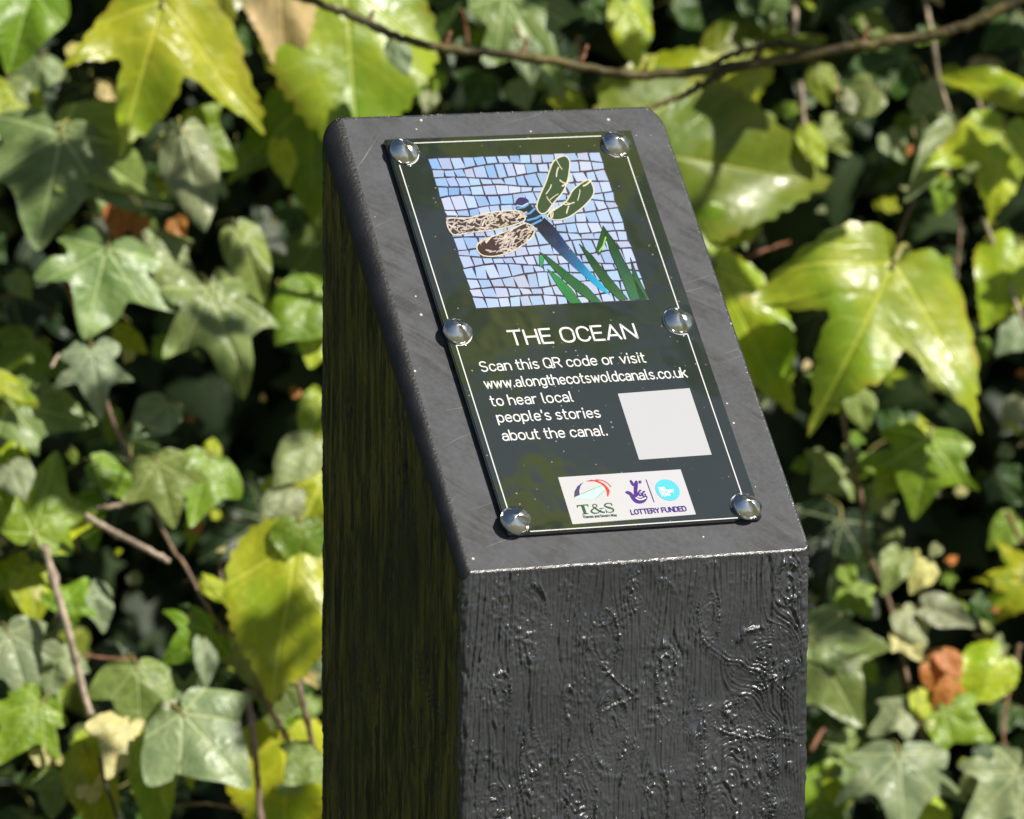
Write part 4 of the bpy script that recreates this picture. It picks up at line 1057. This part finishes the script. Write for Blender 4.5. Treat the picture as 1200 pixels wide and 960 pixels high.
# layers behind, still leaf by leaf, shade painted into dark leaf colours
HOLES = [(60, 300, 40, 30), (250, 250, 45, 35), (140, 450, 40, 30), (80, 560, 30, 25), (150, 690, 60, 50), (300, 560, 45, 45), (25, 660, 25, 20), (330, 300, 40, 40), (1060, 270, 50, 30), (1150, 640, 50, 45), (900, 300, 40, 40), (940, 620, 40, 60), (1020, 200, 60, 40), (240, 940, 60, 30), (1160, 480, 60, 60), (230, 425, 62, 48), (170, 95, 45, 40), (190, 705, 75, 50), (1000, 235, 65, 30), (1165, 545, 60, 60), (320, 440, 40, 50), (320, 190, 40, 45), (895, 545, 45, 90), (915, 400, 45, 90), (20, 385, 40, 30), (560, 120, 60, 40), (300, 640, 40, 30), (1150, 440, 50, 60), (960, 880, 30, 40), (20, 260, 40, 35), (1110, 610, 60, 40), (290, 90, 30, 30)]
def in_hole(x, y): return any(((x-a)/c)**2+((y-b)/d)**2 < 1 for a, b, c, d in HOLES)
cnt = {'ivy_l': 0, 'ivy_r': 0, 'ivy_t': 0}
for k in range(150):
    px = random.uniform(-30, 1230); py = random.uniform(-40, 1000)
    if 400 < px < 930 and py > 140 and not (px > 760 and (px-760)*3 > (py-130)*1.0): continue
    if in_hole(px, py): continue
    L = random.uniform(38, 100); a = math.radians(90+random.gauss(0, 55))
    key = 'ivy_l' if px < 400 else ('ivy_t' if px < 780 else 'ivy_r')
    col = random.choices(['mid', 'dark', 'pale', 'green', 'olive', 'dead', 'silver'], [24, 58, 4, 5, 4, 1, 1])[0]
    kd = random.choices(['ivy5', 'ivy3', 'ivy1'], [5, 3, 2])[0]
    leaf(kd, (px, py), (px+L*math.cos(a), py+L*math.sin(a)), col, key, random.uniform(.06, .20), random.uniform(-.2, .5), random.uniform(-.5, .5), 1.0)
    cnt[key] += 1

# small young leaves and scraps scattered through the face of the hedge
n_small = 0
while n_small < 150:
    px = random.uniform(-15, 1215); py = random.uniform(-15, 975)
    if 385 < px < 900 and py > 135: continue
    if in_hole(px, py) and random.random() < .85: continue
    L = random.uniform(14, 42); a = math.radians(90+random.gauss(0, 75))
    key = 'ivy_l' if px < 400 else ('ivy_t' if px < 780 else 'ivy_r')
    col = random.choices(['pale', 'silver', 'green', 'lime', 'mid', 'cream', 'dead', 'pink', 'yellow'], [16, 12, 18, 16, 20, 4, 2, 4, 4])[0]
    leaf(random.choice(['ivy5', 'ivy3', 'ivy1', 'ivy1']), (px, py), (px+L*math.cos(a), py+L*math.sin(a)), col, key, random.uniform(-.03, .06), random.uniform(-.1, .9), random.uniform(-.7, .7), random.uniform(.6, 1.1))
    n_small += 1

for k in range(130):  # tiny pale leaves standing in for blurred sun glints
    px, py = (random.uniform(860, 1210), random.uniform(-10, 970)) if k < 95 else (random.uniform(0, 370), random.uniform(330, 965))
    L = random.uniform(7, 19); a = random.uniform(0, 6.28)
    col = random.choices(['silver', 'cream', 'pink', 'dead', 'lime'], [5, 5, 4, 3, 4])[0]
    leaf('ivy1', (px, py), (px+L*math.cos(a), py+L*math.sin(a)), col, 'ivy_l' if px < 400 else 'cre_r', random.uniform(-.03, .05), random.uniform(.2, .9), random.uniform(-.2, .7), random.uniform(.5, 1.0))
# ------------------------------------------------------------------ stems, twigs, branch
def stem(parent, name, path, wpx, mat, d=0.0, jit=2.0, taper=.8, knots=0, label=None, cat=None, group=None, dz=None):
    P3 = []
    for i, (x, y) in enumerate(path):
        dd = d + (dz[i] if dz else random.uniform(-.008, .008))
        P3.append(at(x, y, hedge_depth(y, x)+dd))
    sp = smooth_path(P3, 8); n = len(sp); s = 2.95/FPX
    sp = [p+Vector((random.uniform(-1, 1), random.uniform(-1, 1), random.uniform(-1, 1)))*jit*.28*s for p in sp]
    rad = []
    for i in range(n):
        r = wpx*s/2*(1-(1-taper)*i/n)
        if knots and i % knots == knots-1: r *= 1.35
        rad.append(r*random.uniform(.92, 1.08))
    V_, F_ = tube(sp, rad, 8, .06)
    if parent is not None:
        return link(name, mesh(name, [v-parent.location for v in V_], F_, [mat], True), parent, None, Matrix())
    o0 = sp[0]
    e = bpy.data.objects.new(name, mesh(name, [v-o0 for v in V_], F_, [mat], True)); COL.objects.link(e); e.location = o0
    return tag(e, label, cat, group)

il, ir, it = plants['ivy_l'], plants['ivy_r'], plants['ivy_t']
for path, w_, m_, d_ in (
    ([(100, 380), (131, 490), (170, 575), (200, 640), (216, 662), (245, 715), (268, 750)], 5.5, M_STEM, -.04),
    ([(76, 330), (82, 346), (104, 405), (112, 430)], 5, M_RED, -.05), ([(95, 768), (130, 772), (172, 775)], 5, M_RED, -.03), ([(110, 596), (140, 592), (168, 583)], 6, M_PALE, -.03),
    ([(117, 888), (126, 925), (140, 965)], 4.5, simple('dark_stem', (.04, .035, .03), .7), -.07), ([(70, 560), (84, 600), (92, 640)], 4, M_RED, -.02), ([(60, 430), (70, 415), (84, 412)], 4, M_PALE, -.06),
    ([(230, 600), (300, 615), (340, 640)], 4, M_RED, -.0), ([(200, 945), (240, 942), (290, 950)], 4, M_STEM, -.02), ([(15, 60), (6, 110), (12, 160)], 4, M_STEM, .0), ([(255, 640), (262, 690), (280, 740)], 4, M_STEM, -.01)):
    stem(il, 'stem', path, w_, m_, d_)
for path, w_, m_, d_ in (
    ([(985, 480), (996, 530), (1010, 590), (1015, 640), (1040, 700), (1060, 780), (1072, 830), (1090, 890), (1104, 920)], 6, M_STEM, -.03), ([(1083, -5), (1092, 40), (1100, 90), (1112, 130), (1122, 168)], 6, M_PALE, -.03),
    ([(1152, 255), (1172, 305), (1187, 345), (1204, 390)], 6, M_PALE, -.04), ([(1194, 755), (1190, 780), (1187, 806)], 7, M_STEM, -.03), ([(930, -5), (932, 20), (930, 40)], 7, M_PALE, -.02), ([(938, 95), (942, 140), (946, 190)], 6, M_PALE, -.02),
    ([(835, 318), (880, 300), (905, 290), (925, 284)], 5, M_RED, .0), ([(1140, 100), (1150, 130), (1146, 150)], 5, M_PALE, -.01), ([(1180, 600), (1195, 632), (1215, 640)], 5, M_RED, -.02), ([(950, 880), (960, 862), (968, 850)], 6, M_RED, -.02),
    ([(1110, 200), (1125, 260), (1120, 330)], 4, M_STEM, .02), ([(985, 20), (1000, 40), (1012, 60)], 4, M_PALE, -.02), ([(1045, 300), (1060, 260), (1075, 215), (1070, 150)], 4, M_STEM, -.02), ([(1185, 800), (1176, 850), (1180, 900)], 4, M_RED, -.01)):
    stem(ir, 'stem', path, w_, m_, d_)
for path, w_, m_, d_ in (([(541, 12), (545, 30), (548, 52)], 5, M_RED, -.04), ([(676, 40), (680, 70), (674, 90)], 4, M_RED, -.03), ([(715, 80), (708, 110), (706, 130)], 5, M_PALE, -.02), ([(604, 30), (612, 52), (608, 75)], 4, M_RED, -.06)):
    stem(it, 'stem', path, w_, m_, d_)

br = empty('branch', at(1180, 6, 2.86)); tag(br, 'long bare brown-green branch arching behind the top of the post', 'branch')
def bp(path): return [at(x, y, 2.84) for x, y in path]
def branch_part(name, path, w0, w1, mat=M_BRANCH):
    sp = smooth_path(path, 9); n = len(sp); s = 2.84/FPX
    sp = [p+Vector((random.gauss(0, 1), random.gauss(0, 1), random.gauss(0, 1)))*.9*s for p in sp]
    rad = [(w0+(w1-w0)*i/n)*s/2*(1.28 if i % 13 == 12 else 1)*random.uniform(.94, 1.06) for i in range(n)]
    V_, F_ = tube(sp, rad, 9, .05)
    return link(name, mesh(name, [v-br.location for v in V_], F_, [mat], True), br, None, Matrix())
branch_part('limb', bp([(1290, -60), (1180, 8), (1100, 40), (1030, 50), (960, 62), (900, 72), (830, 82), (740, 88), (670, 76), (600, 65), (530, 58), (470, 45), (410, 18), (350, -4), (290, -22)]), 14, 9)
branch_part('side_shoot', bp([(855, 80), (830, 96), (800, 112), (765, 126), (735, 140)]), 9, 5)
branch_part('side_shoot', bp([(970, 60), (920, 52), (880, 58), (845, 70), (830, 80)]), 7, 7)
for x, y in ((610, 58), (680, 66), (750, 86), (885, 62), (1010, 44), (430, 24), (520, 50)):
    q = bp([(x, y+6), (x+5, y-4), (x+8, y-13)])
    branch_part('bud', q, 6, 2.5, M_RED)

grp = 'dry twigs poking out of the ivy'
TW = [([(52, 640), (57, 660), (80, 740), (92, 790), (106, 838)], 10, M_PALE, -.07, 'pale thick dry twig slanting down among the grey-green ivy leaves'),
      ([(100, 604), (130, 622), (165, 640), (199, 658)], 8, M_PALE, -.06, 'pale short dry twig lying under the bright green ivy leaf'),
      ([(289, 808), (296, 860), (302, 915), (306, 975)], 8, simple('pink_twig', (.30, .20, .16), .75, var=.3, scale=200), -.06, 'pinkish upright dry twig beside the largest silver-green ivy leaf'),
      ([(300, 806), (325, 845), (350, 886)], 6, M_STEM, -.05, 'thin brown twig slanting beneath the bright yellow creeper leaf'),
      ([(346, 782), (356, 830), (369, 882)], 7, M_STEM, -.06, 'short brown twig below the yellow creeper leaf, close to the shaded face')]
for path, w_, m_, d_, lab in TW:
    stem(None, 'dry_twig', path, w_, m_, d_, label=lab, cat='twig', group=grp, knots=11)

# ------------------------------------------------------------------ masses of leaves nobody could count
def leaf_cloud(name, n, sampler, size, mat, seed, parent=None):
    r = np.random.RandomState(seed)
    half = [(0, 0), (.20, -.15), (.46, -.04), (.38, .17), (.64, .44), (.30, .50), (.15, .78), (0, 1)]
    oc = half+[(-x, y) for x, y in half[-2:0:-1]]
    oc = [(x, y, -.10*x*x*2-.14*y*y+.03*math.sin(7*x+3*y)) for x, y in oc]
    shape = np.array(oc+[(0, .28, .05)]); nv = len(shape)
    tri = np.array([(nv-1, (k+1) % (nv-1), k) for k in range(nv-1)])
    P, Nn = sampler(r, n)
    Nn = Nn/np.linalg.norm(Nn, axis=1)[:, None]
    dn = np.stack([r.normal(0, .6, n), r.normal(0, .6, n), -1+r.normal(0, .5, n)], 1)
    Yv = dn-(dn*Nn).sum(1)[:, None]*Nn; Yv /= np.linalg.norm(Yv, axis=1)[:, None]
    Xv = np.cross(Yv, Nn); L = r.uniform(size[0], size[1], n)
    Vv = P[:, None, :]+L[:, None, None]*(shape[None, :, 0, None]*Xv[:, None, :]+shape[None, :, 1, None]*Yv[:, None, :]+shape[None, :, 2, None]*Nn[:, None, :])
    Q_ = (np.arange(n)[:, None, None]*nv+tri[None]).reshape(-1, 3)
    me = big_mesh(name, Vv.reshape(-1, 3), Q_, [mat], True)
    a = me.attributes.new('tone', 'FLOAT', 'POINT'); a.data.foreach_set('value', np.repeat(r.rand(n)**1.5, nv).astype(np.float32))
    o = link(name, me, parent, None, Matrix() if parent is None else None)
    o['kind'] = 'stuff'; return o
HRn, HDn = np.array(HR), np.array(HD)
HCn = np.array(HC)
def hedge_sampler(lo, hi, xr, zr, hole):
    def f(r, n):
        x = r.uniform(*xr, n*3); z = r.uniform(*zr, n*3); d = r.uniform(lo, hi, n*3)
        # bulge and hollows of the hedge face
        d = d + .05*np.sin(x*5.1+1)*np.sin(z*4.3)
        if hole: # leave the part the photograph shows to the leaves above
            k = (np.abs(x) > .285) | (z > ZO+.24) | (z < ZO-.30) | ((x > -.07) & (x < .06) & (z < ZO+.10))
            x, z, d = x[k][:n], z[k][:n], d[k][:n]
        else: x, z, d = x[:n], z[:n], d[:n]
        lean = (z-ZO)*.10
        P = np.array([HCn[0], HCn[1], 0])[None]+x[:, None]*HRn+(d+lean)[:, None]*HDn; P[:, 2] = z
        N = -HDn[None]+np.stack([r.normal(0, .45, len(x)), r.normal(0, .45, len(x)), r.uniform(0, .9, len(x))], 1)
        return P, N
    return f
M_MASS = mat_foliage('ivy_mass', (.014, .034, .010), (.06, .10, .03))  # near-black tones stand in for the shade deep in the hedge
M_MASS2 = mat_foliage('ivy_mass_mixed', (.045, .09, .02), (.30, .36, .08), .28, .38)
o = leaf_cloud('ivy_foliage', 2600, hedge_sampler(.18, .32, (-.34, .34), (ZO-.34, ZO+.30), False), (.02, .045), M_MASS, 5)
tag(o, 'ivy foliage coloured dark for the shade in the gaps deep behind the sunlit leaves', 'ivy')
o = leaf_cloud('hedge_foliage', 15000, hedge_sampler(-.07, .26, (-2.4, 2.4), (.0, 1.75), True), (.022, .055), M_MASS2, 6)
tag(o, 'mixed ivy and creeper foliage spreading along the wall beyond the post', 'ivy')

def shade_sampler(r, n):  # out-of-view leaf cloud added along the sun rays to cast dappled shade
    P = []
    while len(P) < n:
        px, py = r.uniform(-40, 1240), r.uniform(-40, 1000)
        if (880 < px < 1170 and 220 < py < 520) or (80 < px < 330 and py < 180) or (260 < px < 390 and 620 < py < 820) or (350 < px < 480 and py < 140) or (770 < px < 930 and 60 < py < 170): continue
        B = at(px, py, hedge_depth(py, px)-.04)
        t_ = (.36+r.uniform(0, .30)+ZO-B.z)/SUN.z
        P.append(B+SUN*t_)
    P = np.array([list(p) for p in P])
    return P, np.array(SUN)[None]+r.normal(0, .6, (n, 3))
o = leaf_cloud('unseen_shade_leaves', 52, shade_sampler, (.022, .045), M_MASS2, 14)
tag(o, 'unseen leaves added above the hedge to dapple the ivy with shade', 'creeper')

# ------------------------------------------------------------------ tree behind the wall that the plaque mirrors
tb = Vector((1.7, 1.60, 0))
tree = empty('tree', tb); tag(tree, 'tree overhanging the wall, mirrored in the glossy black plaque', 'tree')
tp = [tb, tb+Vector((-.05, .02, 1.2)), tb+Vector((-.12, -.2, 2.4)), tb+Vector((-.3, -.75, 3.4)), tb+Vector((-.45, -1.5, 4.2))]
sp = smooth_path(tp, 6); V_, F_ = tube(sp, [.14-.1*i/len(sp) for i in range(len(sp))], 10, .04)
M_BARK = simple('tree_bark', (.10, .08, .06), .9, var=.4, scale=30, bump=.01, bscale=60)
link('trunk', mesh('trunk', [v-tb for v in V_], F_, [M_BARK], True), tree, None, Matrix())
random.seed(5)
ends = []
for k in range(14):
    s0 = sp[9+k % 14]; a = random.uniform(0, 6.28)
    e = s0+Vector((math.cos(a)*random.uniform(.6, 1.2)-.1, math.sin(a)*random.uniform(.4, .9)-.25, random.uniform(.1, .7)))
    mid = (s0+e)/2+Vector((0, 0, .12)); q = smooth_path([s0, mid, e], 5); V_, F_ = tube(q, [.04-.03*i/len(q) for i in range(len(q))], 6)
    link('limb', mesh('limb', [v-tb for v in V_], F_, [M_BARK], True), tree, None, Matrix()); ends += [q[-1], q[-4]]
def crown_sampler(r, n):
    C = np.array([list(e) for e in ends]); i = r.randint(0, len(C), n)
    P = C[i]+r.normal(0, .24, (n, 3)); N = r.normal(0, .6, (n, 3))+np.array([0, 0, 1.])
    return P, N
leaf_cloud('crown', 1000, crown_sampler, (.09, .16), mat_foliage('tree_leaves', (.15, .19, .03), (.32, .35, .06), .55), 9, tree)
